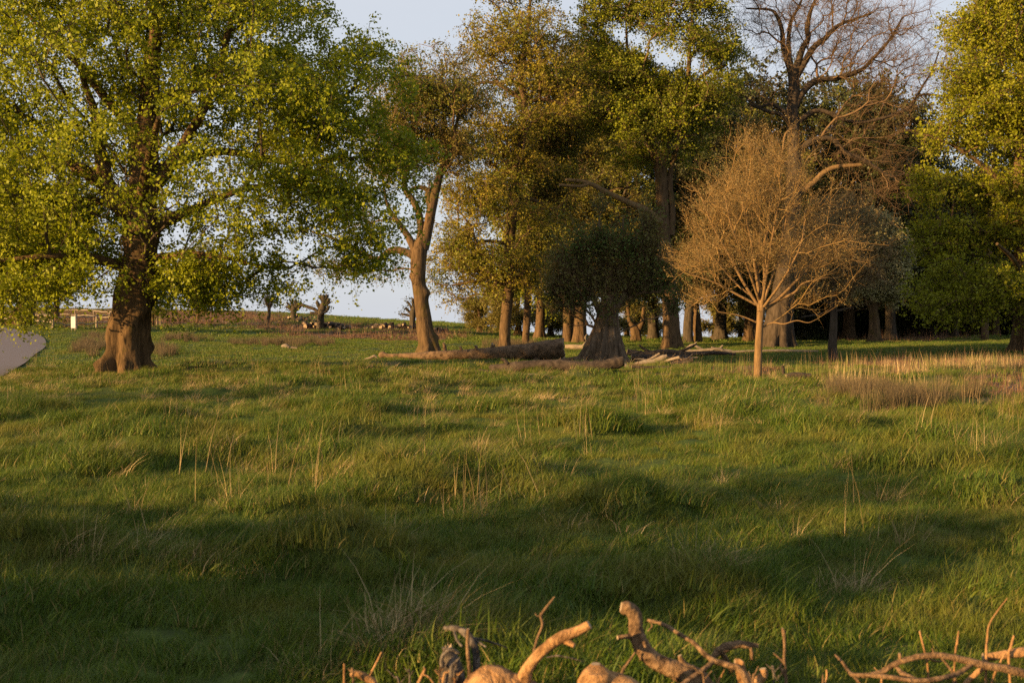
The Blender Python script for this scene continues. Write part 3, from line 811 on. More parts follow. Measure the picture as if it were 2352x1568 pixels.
    if leaf and lpers:
        t2 = g.uniform(0.1, 1.1, (len(src), lpers, 1))
        c = O[:, None] * (1 - t2) + Eo[:, None] * t2 + np.array([0, 0, 1]) * (droop * t2 * (1 - t2)) * SL[:, None] + g.normal(0, slen * 0.13, (len(src), lpers, 3))
        c = c.reshape(-1, 3); n_ = len(c)
        ax = g.normal(size=(n_, 3)); ax[:, 2] -= 0.4; ax /= np.linalg.norm(ax, axis=1, keepdims=True)
        nr = g.normal(size=(n_, 3)) * 0.8 + np.array([0, 0, ups]); b_ = np.cross(nr, ax); b_ /= np.linalg.norm(b_, axis=1, keepdims=True) + 1e-9
        sz = lsize * g.uniform(0.4, 1.3, (n_, 1)) * 0.5
        V = np.stack([c - ax * sz, c + b_ * sz * 0.72, c + ax * sz, c - b_ * sz * 0.72], 1).reshape(-1, 3)
        F4 = np.arange(n_ * 4).reshape(-1, 4)
        # per-spray tint with a little per-leaf change
        tn = np.clip(0.12 + np.repeat(g.beta(2.2, 2.2, len(src)), lpers) * 0.55 + g.uniform(0, 0.28, n_), 0, 1)
        obj('crown', mesh('crown', V, [F4], [M[leaf]], np.repeat(tn, 4), smooth=False), root, kind='stuff')
    return root
# ------------------------------------------------------------------ hero trees
def yat(px, py): return G(px, py)[1]

lime = [
 [(288, 862, 66), (288, 835, 55), (291, 800, 48), (293, 770, 50), (298, 735, 44), (303, 700, 42), (313, 640, 40), (322, 580, 38), (326, 520, 38), (322, 460, 35), (330, 400, 29), (338, 300, 25), (345, 200, 20), (355, 100, 15), (365, 0, 11), (372, -120, 5)],
 [(318, 525, 26), (282, 472, 24), (245, 425, 21), (236, 375, 17), (225, 320, 12), (215, 250, 9), (190, 180, 6), (160, 60, 3)],
 [(248, 428, 17), (200, 397, 15), (176, 385, 13), (160, 372, 8), (135, 330, 5), (90, 300, 3)],
 [(335, 545, 20), (370, 512, 16), (405, 498, 13), (450, 478, 10), (510, 452, 8), (580, 430, 5), (680, 412, 3)],
 [(332, 450, 18), (378, 402, 14), (420, 330, 11), (470, 250, 9), (508, 160, 8), (520, 90, 7), (545, 0, 5), (560, -110, 3)],
 [(340, 400, 14), (425, 365, 11, 0.8), (510, 348, 9, 1.2), (600, 362, 7, 1.4), (700, 378, 5, 1.2), (800, 352, 3, 0.8)],
 [(342, 235, 11), (430, 210, 9), (510, 190, 7), (610, 168, 5), (710, 148, 3)],
 [(326, 310, 13), (262, 250, 11), (192, 160, 9), (132, 102, 7), (60, 30, 4)],
 [(318, 490, 13), (220, 462, 9, 0.6), (120, 455, 7, 1.0), (20, 440, 5, 1.0), (-90, 430, 3, 1.0)],
 [(324, 480, 16), (335, 400, 12, -1.6), (350, 330, 8, -3.4), (365, 270, 4, -5.2)],
 [(324, 470, 15), (308, 380, 12, 2.2), (300, 290, 8, 4.2)],
 [(335, 600, 12), (420, 585, 9, -0.6), (510, 590, 6, -1.0), (600, 612, 3, -1.2)],
 [(305, 620, 12), (200, 590, 9, -0.8), (90, 590, 6, -1.4), (-20, 600, 3, -1.6)],
]
lime_e = [(330, 150, 470, 330), (350, -160, 420, 220, 0.6), (700, 230, 190, 240), (770, 440, 190, 160, 1.0), (480, 600, 200, 100, 1.3), (600, 570, 95, 60, 1.1), (430, 640, 150, 55, 1.4),
          (130, 540, 270, 130, 1.3), (80, 600, 230, 62, 1.5), (-60, 400, 230, 330, 0.8), (200, 620, 200, 45, 1.4, -1.8), (820, 510, 80, 100, 1.1), (800, 605, 80, 45, 1.0), (350, 420, 260, 150, 0.5, -3), (900, 330, 90, 110, 0.8), (960, 200, 80, 60, 0.4)]
Yl = yat(290, 858)
tl = tree('lime_tree', 'broad old lime in fresh yellow green leaf with a thick burred trunk beside the road', 'tree', Yl, lime, lime_e, n=6000, bf=0.30,
     bark='bark_lime', twig='twig_dark', leaf='leaf_lime', lsize=0.105, sprays=3, lpers=19, slen=0.65, tips=0.008, k=96, thr=0.455, nf=0.5, shell=0.42,
     flutes=5, flare=0.55, seed=3, amp=0.2, tfreq=2.4, lump=30, droop=0.5,
     clear=((300, 480, 110, 170, 0.8), (420, 480, 90, 60, 0.6), (345, 230, 40, 200, 0.5), (190, 400, 70, 50, 0.7), (530, 330, 110, 40, 0.5), (150, 120, 60, 60, 0.5), (330, 660, 50, 40, 0.5)))

mids = [
 [(985, 815, 30), (984, 795, 22), (978, 765, 19), (972, 720, 17), (966, 680, 16), (961, 640, 16), (961, 605, 18), (963, 580, 19), (967, 560, 16), (974, 545, 13)],
 [(970, 572, 15), (984, 520, 12), (993, 470, 11), (1003, 430, 9.5), (1014, 390, 8), (1034, 340, 6), (1050, 280, 4), (1056, 190, 2.5)],
 [(964, 578, 12), (967, 530, 9), (962, 490, 8), (945, 455, 7), (932, 440, 6), (930, 400, 5), (950, 340, 3.5), (962, 260, 3), (960, 180, 2)],
 [(990, 480, 9), (984, 452, 8), (986, 432, 7)],
 [(986, 440, 6), (970, 431, 5), (950, 433, 4.5), (940, 441, 3)],
 [(958, 585, 11), (940, 548, 8.5), (920, 518, 7), (905, 497, 5), (888, 465, 3.5), (878, 400, 2.5), (868, 320, 2)],
 [(958, 592, 11), (932, 579, 9), (900, 575, 8), (868, 596, 7), (832, 582, 6), (795, 565, 4.5), (760, 545, 3), (715, 532, 2)],
]
tm = tree('veteran_tree', 'slender tree with a leaning bare trunk and a crooked low limb by the fallen log', 'tree', yat(985, 812), mids,
     [(975, 220, 135, 110), (895, 330, 70, 100), (1040, 290, 65, 140), (970, 350, 100, 70, 0.8), (850, 480, 70, 50, 0.5), (780, 600, 70, 45, 0.7), (880, 620, 60, 30, 0.4)], n=2900, bf=0.3,
     bark='bark_oak', twig='twig_brown', leaf='leaf_bronze_green', lsize=0.10, sprays=3, lpers=7, slen=0.6, tips=0.011, k=36, thr=0.47, nf=0.5, shell=0.5,
     flutes=4, flare=0.35, seed=11, amp=0.10, lump=7)

YA = yat(1160, 801)
oakA = [
 [(1160, 803, 16), (1159, 785, 13), (1161, 740, 12.5), (1166, 690, 12), (1171, 640, 11.5), (1171, 560, 11), (1182, 460, 10), (1187, 380, 10), (1199, 300, 9.5), (1206, 240, 8), (1196, 180, 7), (1204, 120, 5), (1214, 50, 3.5), (1220, -20, 2)],
 [(1206, 245, 6), (1180, 215, 5), (1130, 190, 4), (1085, 195, 2)], [(1206, 240, 6), (1240, 228, 4.5), (1300, 240, 3)], [(1198, 305, 6), (1150, 290, 4.5), (1090, 285, 3), (1045, 262, 2)],
 [(1185, 450, 5), (1240, 465, 4), (1300, 505, 2.5)], [(1171, 560, 5), (1105, 555, 3.5), (1035, 590, 2)], [(1190, 370, 6), (1120, 350, 4), (1060, 380, 2)], [(1172, 620, 5), (1120, 640, 3.5), (1040, 655, 2)]]
tree('oak_tree', 'tall oak in bronze young leaf, the taller of the pair behind the log', 'tree', YA, oakA,
     [(1180, 90, 110, 110), (1110, 190, 90, 80), (1260, 190, 110, 110), (1150, 330, 130, 80), (1270, 340, 80, 90), (1100, 470, 110, 100, 1.2), (1210, 480, 110, 90), (1110, 590, 120, 80, 1.5), (1050, 650, 70, 60, 1.1), (1120, 380, 100, 70), (1210, 620, 70, 60), (1200, -60, 110, 70)],
     n=4200, bf=0.28, bark='bark_oak', twig='twig_brown', leaf='leaf_bronze', lsize=0.125, sprays=3, lpers=8, slen=0.7, tips=0.013, k=24, thr=0.5, nf=0.4, shell=0.5, flare=0.3, flutes=4, seed=21)
tree('oak_tree', 'thinner straight oak trunk, the slighter of the pair behind the fallen log', 'tree', yat(1208, 799) + 1.5,
     [[(1207, 800, 10.5), (1207, 785, 9), (1210, 740, 8.5), (1212, 690, 8), (1213, 620, 7), (1217, 520, 6), (1228, 430, 5), (1242, 330, 4), (1262, 240, 3)], [(1217, 530, 4), (1260, 500, 3), (1300, 470, 2)]],
     [(1250, 420, 80, 120), (1225, 570, 75, 70), (1275, 300, 70, 80)], n=1300, bf=0.3, bark='bark_oak', leaf='leaf_bronze_green', lsize=0.13, sprays=3, lpers=9, slen=0.7, tips=0.012, k=18, seed=22, flare=0.3)

hulk = [[(1388, 840, 58), (1389, 815, 42), (1391, 785, 35), (1394, 755, 28), (1397, 725, 24), (1400, 700, 20), (1403, 680, 14)],
        [(1399, 700, 10), (1401, 660, 8), (1404, 620, 6), (1402, 588, 4)],
        [(1380, 720, 9), (1362, 680, 6), (1345, 620, 4), (1335, 560, 2)], [(1412, 715, 9), (1435, 670, 6), (1450, 610, 4), (1460, 540, 2)],
        [(1390, 700, 8), (1384, 640, 5), (1378, 560, 3), (1376, 500, 1.5)], [(1410, 700, 8), (1418, 640, 5), (1428, 560, 3), (1432, 500, 1.5)]]
Yh = yat(1388, 838)
tree('hulk_tree', 'squat hollow trunk with fluted spreading base and a dense brush of dark upright shoots', 'tree', Yh, hulk,
     [(1395, 690, 100, 55, .5), (1300, 660, 40, 80), (1275, 700, 25, 45, .6), (1340, 620, 28, 100), (1378, 560, 20, 120, 1.3), (1405, 610, 30, 90), (1435, 580, 20, 105), (1488, 570, 22, 115, 1.2), (1520, 660, 28, 70), (1548, 700, 18, 40, .6), (1460, 650, 30, 90)], n=2100, bf=0.9,
     bark='bark_hulk', twig='twig_brown', leaf='leaf_hulk', lsize=0.09, sprays=4, lpers=4, slen=0.5, tips=0.007, k=90, thr=0.48, nf=0.9, shell=0.8, flutes=9, flare=0.65, seed=31,
     amp=0.12, deadlimbs=(1,), up=1.3, droop=0.0, sprout=2.0)

YC = yat(1543, 801)
oakC = [[(1543, 803, 27), (1543, 782, 21), (1542, 740, 19), (1540, 700, 18), (1537, 650, 17), (1530, 600, 16), (1524, 530, 15), (1521, 460, 14), (1518, 400, 14), (1512, 365, 13), (1503, 345, 9)],
        [(1510, 375, 9), (1494, 330, 7), (1470, 280, 5.5), (1452, 200, 4.5), (1440, 100, 3), (1438, 10, 2)],
        [(1520, 385, 10), (1532, 330, 7.5), (1546, 270, 7), (1566, 228, 6.5), (1580, 180, 5.5), (1585, 100, 4), (1592, 0, 2)],
        [(1542, 540, 8), (1544, 480, 7.5), (1538, 420, 7), (1548, 360, 5), (1575, 300, 3)],
        [(1528, 520, 9), (1490, 487, 8, -.6), (1445, 466, 7, -1.), (1400, 445, 6, -1.4), (1350, 420, 5, -1.8), (1300, 413, 3.5, -2.2)],
        [(1352, 422, 4.5, -1.8), (1330, 428, 3.5, -2.0), (1285, 425, 3, -2.4)],
        [(1566, 228, 5), (1620, 170, 4), (1670, 150, 2.5)], [(1452, 200, 4), (1400, 150, 3), (1370, 90, 2)]]
tree('oak_tree', 'great green oak with a pale double stem and a long dead limb', 'tree', YC, oakC,
     [(1580, 90, 110, 100), (1480, 60, 90, 80), (1660, 130, 45, 85), (1540, 220, 150, 80), (1450, 150, 70, 80), (1510, 300, 110, 65), (1440, 330, 60, 45), (1490, 385, 40, 25, 0.8), (1600, 260, 70, 60), (1530, -60, 150, 90), (1420, 230, 90, 110), (1380, 60, 60, 90, 0.6)],
     n=3800, bf=0.28, bark='bark_oak', leaf='leaf_oak', lsize=0.14, sprays=3, lpers=11, slen=0.75, tips=0.013, k=36, thr=0.5, nf=0.42, shell=0.5, flutes=6, flare=0.45, seed=41, deadlimbs=(4, 5))

YD = yat(1330, 791)
tree('oak_tree', 'dark oak with a broad fluted orange lit base behind the log end', 'tree', YD,
     [[(1331, 794, 22), (1331, 780, 16), (1332, 750, 14), (1334, 700, 12), (1340, 600, 10), (1335, 500, 9), (1335, 400, 8), (1345, 250, 5), (1352, 130, 3)],
      [(1336, 420, 5, -1), (1312, 385, 5, -2), (1285, 380, 4.5, -3), (1255, 362, 4, -3.5), (1240, 345, 3, -3.6)], [(1312, 385, 3, -2), (1305, 350, 2.5, -2.3), (1312, 335, 2, -2.4)],
      [(1336, 480, 5), (1400, 440, 4), (1450, 430, 2)]],
     [(1340, 200, 80, 110), (1300, 330, 70, 90), (1400, 300, 70, 110), (1400, 440, 90, 90, 1.1), (1310, 470, 75, 80), (1360, 110, 70, 60), (1350, 560, 80, 70)], n=2900, bf=0.3,
     bark='bark_oak', twig='twig_dark', leaf='leaf_bronze_green', lsize=0.14, sprays=3, lpers=9, slen=0.8, tips=0.013, k=30, thr=0.48, seed=51, deadlimbs=(1, 2), flutes=7, flare=0.35)
tree('oak_tree', 'straight trunk rising just behind the sawn end of the fallen log', 'tree', YD + 1.0,
     [[(1305, 793, 13), (1304, 780, 11.5), (1304, 740, 11), (1303, 680, 10), (1300, 600, 8), (1296, 500, 6), (1290, 420, 4)]],
     [(1290, 520, 60, 80), (1270, 600, 50, 60)], n=700, bf=0.3, bark='bark_oak', leaf='leaf_oak', lsize=0.17, sprays=3, lpers=6, slen=0.7, tips=0.012, k=18, seed=52, flare=0.3)

tree('pollard_stump', 'short forked orange lit pollard trunk under dark shoots behind the hulk', 'tree', yat(1461, 787),
     [[(1461, 790, 17), (1461, 775, 12), (1459, 762, 12), (1456, 750, 9)], [(1462, 766, 8), (1470, 750, 7), (1476, 735, 5), (1480, 690, 3)], [(1455, 752, 7), (1446, 735, 5), (1440, 690, 3)]],
     [(1460, 660, 75, 60), (1455, 580, 70, 70)], n=1100, bf=0.5, bark='bark_oak', twig='twig_dark', leaf='leaf_hulk', lsize=0.16, sprays=3, lpers=8, slen=0.6, tips=0.012, k=24, seed=61, flare=0.3, flutes=4)
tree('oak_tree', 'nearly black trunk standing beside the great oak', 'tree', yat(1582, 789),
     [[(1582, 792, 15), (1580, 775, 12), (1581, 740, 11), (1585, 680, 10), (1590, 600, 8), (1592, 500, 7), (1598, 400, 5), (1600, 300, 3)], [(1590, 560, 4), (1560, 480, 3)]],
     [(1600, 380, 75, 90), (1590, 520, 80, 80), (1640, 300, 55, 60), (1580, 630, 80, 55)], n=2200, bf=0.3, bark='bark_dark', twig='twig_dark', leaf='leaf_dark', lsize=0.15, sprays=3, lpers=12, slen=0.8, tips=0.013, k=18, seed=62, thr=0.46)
tree('oak_tree', 'slim orange lit trunk to the side of the black trunk', 'tree', yat(1604, 789) + 1,
     [[(1604, 791, 12), (1603, 775, 10), (1601, 740, 9.5), (1598, 700, 8), (1594, 640, 7), (1600, 560, 5), (1610, 480, 3)]],
     [(1625, 560, 70, 60), (1640, 460, 60, 70)], n=900, bf=0.3, bark='bark_oak', twig='twig_brown', leaf='leaf_dark', lsize=0.2, sprays=3, lpers=5, slen=0.8, tips=0.013, k=18, seed=63)

bare = [[(1786, 802, 40), (1787, 780, 34), (1790, 740, 30), (1797, 690, 26), (1808, 600, 22), (1817, 520, 20), (1823, 440, 18), (1824, 360, 16), (1822, 300, 14), (1820, 250, 13), (1824, 200, 13), (1822, 170, 12), (1823, 150, 9)],
        [(1816, 165, 7), (1800, 113, 6), (1796, 70, 5), (1785, 39, 4), (1769, 23, 3), (1714, 20, 2)],
        [(1818, 165, 6), (1812, 117, 5.5), (1814, 58, 4), (1831, 23, 3), (1846, -10, 2.5)],
        [(1828, 165, 8), (1843, 112, 7), (1856, 90, 6), (1854, 65, 6), (1863, 23, 4), (1880, -15, 2.5)],
        [(1828, 180, 8), (1866, 113, 7), (1894, 90, 6), (1921, 62, 4.5), (1952, 48, 3), (2000, 33, 2)],
        [(1826, 245, 10), (1842, 215, 8), (1874, 186, 7), (1921, 180, 6), (1975, 163, 5), (2003, 137, 4), (2042, 94, 3), (2074, 39, 2)],
        [(1826, 285, 7), (1865, 258, 5.5), (1894, 256, 5), (1937, 275, 4.5), (1980, 281, 4), (2040, 268, 4), (2089, 246, 3.5), (2113, 219, 3), (2175, 221, 2)],
        [(2095, 243, 3), (2118, 200, 2.5), (2140, 165, 2), (2156, 120, 1.5)],
        [(1816, 285, 5), (1790, 262, 4.5), (1769, 258, 4), (1720, 240, 2)],
        [(1838, 306, 3, -1.5), (1824, 297, 3, -2), (1804, 309, 2.5, -2.4), (1798, 345, 2, -2.5)],
        [(1832, 345, 8), (1874, 321, 7), (1913, 321, 6), (1937, 348, 6), (1980, 367, 5.5), (2019, 390, 4), (2046, 406, 3), (2089, 397, 2)],
        [(1828, 450, 8), (1868, 420, 6.5), (1890, 398, 6), (1921, 384, 5.5), (1978, 379, 4)],
        [(1818, 270, 6), (1775, 240, 4.5), (1740, 245, 3), (1705, 215, 2)]]
YB = yat(1786, 799)
tree('bare_oak', 'huge leafless old oak with twisting limbs against the sky', 'tree', YB, bare,
     [(1830, 20, 150, 90), (1950, 50, 160, 90), (2050, 80, 100, 100), (1940, 130, 140, 90), (2030, 200, 110, 90), (2140, 160, 60, 90), (1760, 60, 70, 80), (1900, -60, 200, 70), (1980, 340, 130, 80, 0.6), (2050, 430, 70, 65, 0.7), (1750, 230, 70, 60, .6)],
     n=3000, bf=0.3, bark='bark_grey', twig='twig_brown', leaf=None, sprays=4, slen=1.0, tips=0.010, k=40, thr=0.4, shell=0.6, flutes=9, flare=0.7, seed=71, deadlimbs=(9, 11), up=0.3, droop=0.1)

young = [[(1739, 889, 12), (1740, 872, 9.6), (1741, 830, 9), (1743, 780, 8.5), (1746, 735, 8.2), (1748, 708, 9.5), (1750, 690, 8)],
         [(1752, 710, 6), (1785, 689, 5.2), (1823, 650, 4.2), (1863, 607, 3.2), (1902, 536, 2)], [(1768, 699, 3.8), (1823, 673, 3), (1847, 650, 2.5), (1905, 636, 1.5)],
         [(1749, 699, 5), (1757, 634, 4.2), (1753, 575, 3.6), (1765, 517, 2.8), (1768, 440, 2), (1760, 370, 1.2)],
         [(1744, 706, 4), (1706, 646, 3.2), (1675, 587, 2.6), (1636, 517, 2), (1610, 450, 1)], [(1742, 702, 3.4), (1687, 673, 2.6), (1644, 650, 2), (1589, 630, 1.5), (1550, 603, 1)],
         [(1747, 699, 4), (1735, 620, 3.2), (1722, 540, 2.5), (1700, 440, 1.5)], [(1752, 699, 4.2), (1775, 630, 3.2), (1795, 560, 2.5), (1812, 470, 1.5)],
         [(1751, 697, 3.8, -.1), (1762, 620, 3, -.5), (1775, 540, 2.2, -.9), (1790, 460, 1.2, -1.3)], [(1748, 697, 3.8, .1), (1740, 610, 3, .5), (1745, 520, 2.2, .9), (1730, 430, 1.2, 1.2)],
         [(1747, 754, 2.4), (1775, 741, 1.8), (1800, 744, 1.5, -.3), (1830, 736, 1.2, -.4), (1856, 741, .9, -.5), (1876, 733, .6, -.5)], [(1742, 742, 2.4), (1700, 725, 1.4), (1650, 716, .9)],
         [(1755, 704, 3.4, -.1), (1800, 640, 2.6, -.6), (1840, 560, 1.8, -.8), (1850, 480, 1)], [(1744, 690, 3.4), (1712, 600, 2.4, -.5), (1680, 520, 1.6, -.9), (1665, 450, 1, -1)],
         [(1745, 700, 3, .2), (1680, 640, 2.2, .6), (1620, 570, 1.4, .7)]]
tree('young_tree', 'young tree with an umbrella of bare budding twigs on a slim straight trunk', 'tree', yat(1740, 888), young,
     [(1745, 440, 110, 120, 1.1), (1660, 500, 90, 100), (1860, 500, 100, 90), (1610, 600, 75, 60), (1910, 600, 80, 70), (1760, 590, 130, 70, 0.8), (1790, 370, 90, 60, 0.9), (1630, 685, 70, 35, 0.7), (1850, 700, 70, 30, 0.5), (1720, 340, 60, 50, .8)],
     n=2900, bf=0.6, bark='bark_young', twig='twig_tan', leaf='leaf_bud', lsize=0.032, sprays=3, lpers=4, slen=0.4, tips=0.0036, k=24, thr=0.45, nf=0.8, shell=0.8, flare=0.12, flutes=4, seed=81, amp=0.06, up=0.7, droop=0.0, depth=2.2)

tree('sapling', 'grey trunked small tree in shade with brown twiggy crown behind the young tree', 'tree', yat(1912, 826),
     [[(1912, 828, 13), (1912, 815, 10.5), (1912, 790, 9.5), (1914, 760, 8.5), (1915, 720, 8), (1914, 690, 7.5), (1919, 600, 5), (1930, 500, 3)],
      [(1915, 705, 4), (1870, 665, 3), (1840, 600, 2)], [(1915, 700, 4), (1965, 660, 3), (2000, 600, 2)], [(1914, 712, 3.5), (1880, 722, 2.5), (1840, 728, 1.5)], [(1916, 715, 3.5), (1960, 705, 2)]],
     [(1930, 560, 110, 90), (1900, 640, 100, 50), (1970, 640, 70, 50), (1940, 480, 70, 60)], n=1500, bf=0.4, bark='bark_grey', twig='twig_brown', leaf='leaf_bud', lsize=0.07, sprays=4, lpers=4, slen=0.45, tips=0.006, k=24, seed=91, up=0.3, flutes=4, flare=0.3, nf=.7)
tree('whitebeam', 'whitebeam with pale silvery young leaves over a short glowing orange trunk', 'tree', yat(2008, 787),
     [[(2008, 789, 22), (2008, 778, 15), (2008, 762, 12.5), (2008, 735, 11.5), (2006, 710, 10), (2004, 650, 7), (2010, 560, 4)], [(2006, 715, 6), (1975, 660, 4), (1950, 580, 2)], [(2006, 715, 6), (2040, 665, 4), (2060, 590, 2)]],
     [(2010, 590, 75, 90), (1960, 560, 75, 80), (2040, 660, 45, 45), (1960, 650, 50, 40)], n=1700, bf=0.4, bark='bark_oak', twig='twig_dark', leaf='leaf_pale', lsize=0.16, sprays=3, lpers=7, slen=0.6, tips=0.011, k=24, seed=92, flare=0.3, flutes=5, up=.5, droop=0)

YR = yat(2348, 812)
tree('beech_tree', 'big beech in fresh yellow green leaf with a broad flared trunk at the wood edge', 'tree', YR,
     [[(2356, 815, 44), (2354, 795, 30), (2352, 760, 24), (2350, 700, 21), (2348, 600, 19), (2345, 450, 16), (2345, 300, 13), (2345, 200, 10), (2348, 50, 6)],
      [(2348, 620, 8), (2290, 560, 6), (2220, 520, 4), (2150, 500, 2.5)], [(2346, 470, 8), (2280, 400, 6), (2200, 340, 4), (2130, 310, 2)], [(2346, 350, 8), (2290, 260, 5), (2230, 200, 3.5), (2160, 150, 2)],
      [(2350, 700, 8), (2290, 650, 5), (2220, 640, 3.5), (2160, 650, 2)], [(2346, 250, 6), (2300, 140, 4), (2250, 60, 2.5)], [(2349, 660, 7, -1), (2330, 600, 5, -3), (2290, 560, 3, -4.5)]],
     [(2300, 650, 140, 70, 1.3, -2.5), (2190, 665, 90, 60, 1.3, -2), (2260, 700, 110, 30, 1, -2.5), (2250, 500, 140, 80, 1.1), (2160, 430, 70, 70), (2320, 380, 110, 90), (2200, 300, 80, 60), (2300, 230, 110, 80), (2230, 170, 80, 60, 0.7), (2330, 60, 90, 90), (2230, 60, 60, 60, 0.6), (2420, 400, 110, 300), (2160, 560, 60, 60), (2340, -80, 110, 90)],
     n=3600, bf=0.3, bark='bark_oak', twig='twig_brown', leaf='leaf_right', lsize=0.13, sprays=3, lpers=14, slen=0.75, tips=0.012, k=48, thr=0.46, nf=0.45, shell=0.5, flutes=7, flare=0.6, seed=101)
tree('beech_tree', 'slender beech with airy young leaves rising behind the big beech', 'tree', 74,
     [[(2262, 778, 9), (2262, 760, 8), (2264, 700, 7.5), (2275, 500, 6.5), (2290, 300, 5.5), (2296, 200, 4.5), (2294, 100, 3.5), (2290, 0, 2)], [(2295, 210, 3), (2250, 160, 2.5), (2200, 150, 1.5)]],
     [(2290, 120, 90, 90), (2230, 200, 60, 50), (2290, 0, 80, 50), (2230, 60, 60, 50)], n=1100, bf=0.3, bark='bark_oak', twig='twig_brown', leaf='leaf_right', lsize=0.19, sprays=3, lpers=4, slen=0.9, tips=0.012, k=16, seed=102)

# ------------------------------------------------------------------ wood behind: four patterns, repeated as individuals
def pattern(leaf, twig, bark, seed, h=15.0, w=5.0, lp=9, n=1500, cat='tree', name='woodland_tree', label='', low=0.22, ls=0.20, thr=0.49):
    """a whole tree standing at a reference spot (later moved)"""
    Y = 80.0; px = 1176; py = HORIZON + (EYE - 0) / Y * FPX; s = FPX / Y
    H = lambda z: py - z * s
    polys = [[(px, py, 0.5 * s), (px, H(0.8), 0.34 * s), (px + 2, H(h * .2), 0.3 * s), (px - 6, H(h * .4), 0.24 * s), (px + 4, H(h * .65), 0.16 * s), (px, H(h * .9), 0.06 * s)],
             [(px, H(h * .3), 0.14 * s), (px + .5 * w * s, H(h * .45), 0.08 * s, 1), (px + .8 * w * s, H(h * .55), 0.04 * s, 2)],
             [(px, H(h * .35), 0.14 * s), (px - .5 * w * s, H(h * .5), 0.08 * s, -1), (px - .8 * w * s, H(h * .58), 0.04 * s, -2)]]
    g = np.random.default_rng(seed)
    e = [(px + g.uniform(-.35, .35) * w * s, H(h * q), w * s * g.uniform(.5, .8), h * s * .17, 1.0, g.uniform(-2, 2)) for q in np.linspace(low + .12, .86, 7)]
    e.append((px, H(h * low * 1.4), w * s * .85, h * s * .1))
    t_ = tree(name, label, cat, Y, polys, e, n=n, bf=0.3, bark=bark, twig=twig, leaf=leaf, lsize=ls, sprays=3, lpers=int(lp * 1.4), slen=0.9, tips=0.014, k=14, seed=seed, seat=False, thr=thr, nf=0.4, flare=0.5, flutes=5)
    return t_
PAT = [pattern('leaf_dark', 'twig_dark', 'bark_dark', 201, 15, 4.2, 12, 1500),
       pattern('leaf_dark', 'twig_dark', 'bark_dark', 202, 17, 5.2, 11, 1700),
       pattern('leaf_bronze_green', 'twig_brown', 'bark_oak', 203, 15, 4.6, 8, 1500),
       pattern('leaf_gold', 'twig_brown', 'bark_oak', 204, 6, 3.6, 10, 900, low=0.05, ls=0.16),
       pattern('leaf_oak', 'twig_brown', 'bark_oak', 205, 15, 5.0, 9, 1500),
       pattern('leaf_dark', 'twig_dark', 'bark_dark', 206, 5.5, 4.0, 12, 900, low=0.02, ls=0.19, thr=0.3),
       pattern('leaf_oak', 'twig_brown', 'bark_oak', 207, 15, 5.0, 3, 800, thr=0.52)]
used = set()
HT = {0: 14.5, 1: 16.5, 2: 14.5, 3: 5.8, 4: 14.5, 5: 5.2, 6: 14.5}
def put(k, px, Y, s, label, name='woodland_tree', cat='tree', group='trees of the wood behind', rz=None, top=None):
    a = (px - W0 / 2) / FPX; x_ = a * Y; z_ = gz(x_, Y)
    src = PAT[k]
    if top is not None: s = (EYE + (HORIZON - top) / FPX * Y - z_) / HT[k]
    rz_ = rng.uniform(0, 6.28) if rz is None else rz
    if k in used: o_ = dup(src, (x_, Y, z_ - 0.1), rz_, s, label, group)
    else:
        used.add(k); o_ = src; o_.location = (x_, Y, z_ - 0.1); o_.rotation_euler = (0, 0, rz_); o_.scale = (s, s, s); o_['label'] = label; o_['group'] = group
    o_['category'] = cat
    o_.name = name
    return o_
DE = 'dark evergreen '
put(1, 1400, 86, 0.95, DE + 'crown filling the gap between the broad dark oak and the great oak', top=130)
put(0, 1320, 94, 0.85, DE + 'crown behind the broad dark oak trunk', top=230)
put(0, 1500, 95, 0.9, DE + 'tree directly behind the great oak', top=300)
put(1, 1655, 90, 0.78, DE + 'tree seen through the twigs between great oak and bare oak', top=170)
put(2, 1720, 84, 0.86, 'rounded bronze crown just beside the bare oak limbs', top=300)
put(0, 1740, 98, 0.72, DE + 'tree far behind the young tree crown', top=380)
put(2, 1950, 88, 0.92, 'brown twiggy rounded crown behind the low limbs of the bare oak', top=215)
put(1, 2045, 84, 0.86, DE + 'tree with a steep side closing off the sky beside the beech', top=190)
put(0, 1880, 96, 0.8, DE + 'tree behind the trunk of the bare oak', top=330)
put(1, 2130, 92, 0.66, DE + 'tree below the beech crown, its trunk dull red', top=400)
put(0, 2195, 86, 0.62, DE + 'tree with the thickest dim trunk under the beech')
put(2, 2285, 88, 0.95, 'bronze tree with a faintly lit trunk under the beech', top=330)
put(0, 2370, 84, 0.9, DE + 'tree closing the edge of the wood beyond the beech')
put(1, 1965, 104, 0.7, DE + 'tree deep in the wood behind the whitebeam')
put(0, 2080, 108, 0.62, DE + 'tree deepest in the wood behind the whitebeam')
put(1, 2250, 104, 0.8, DE + 'tree deep in the wood behind the slender beech')
put(4, 1240, 92, 0.95, 'green oak crown behind the pair of straight oaks', top=330)
put(2, 1840, 112, 0.6, 'small bronze tree deep behind the shaded hollow trunk')
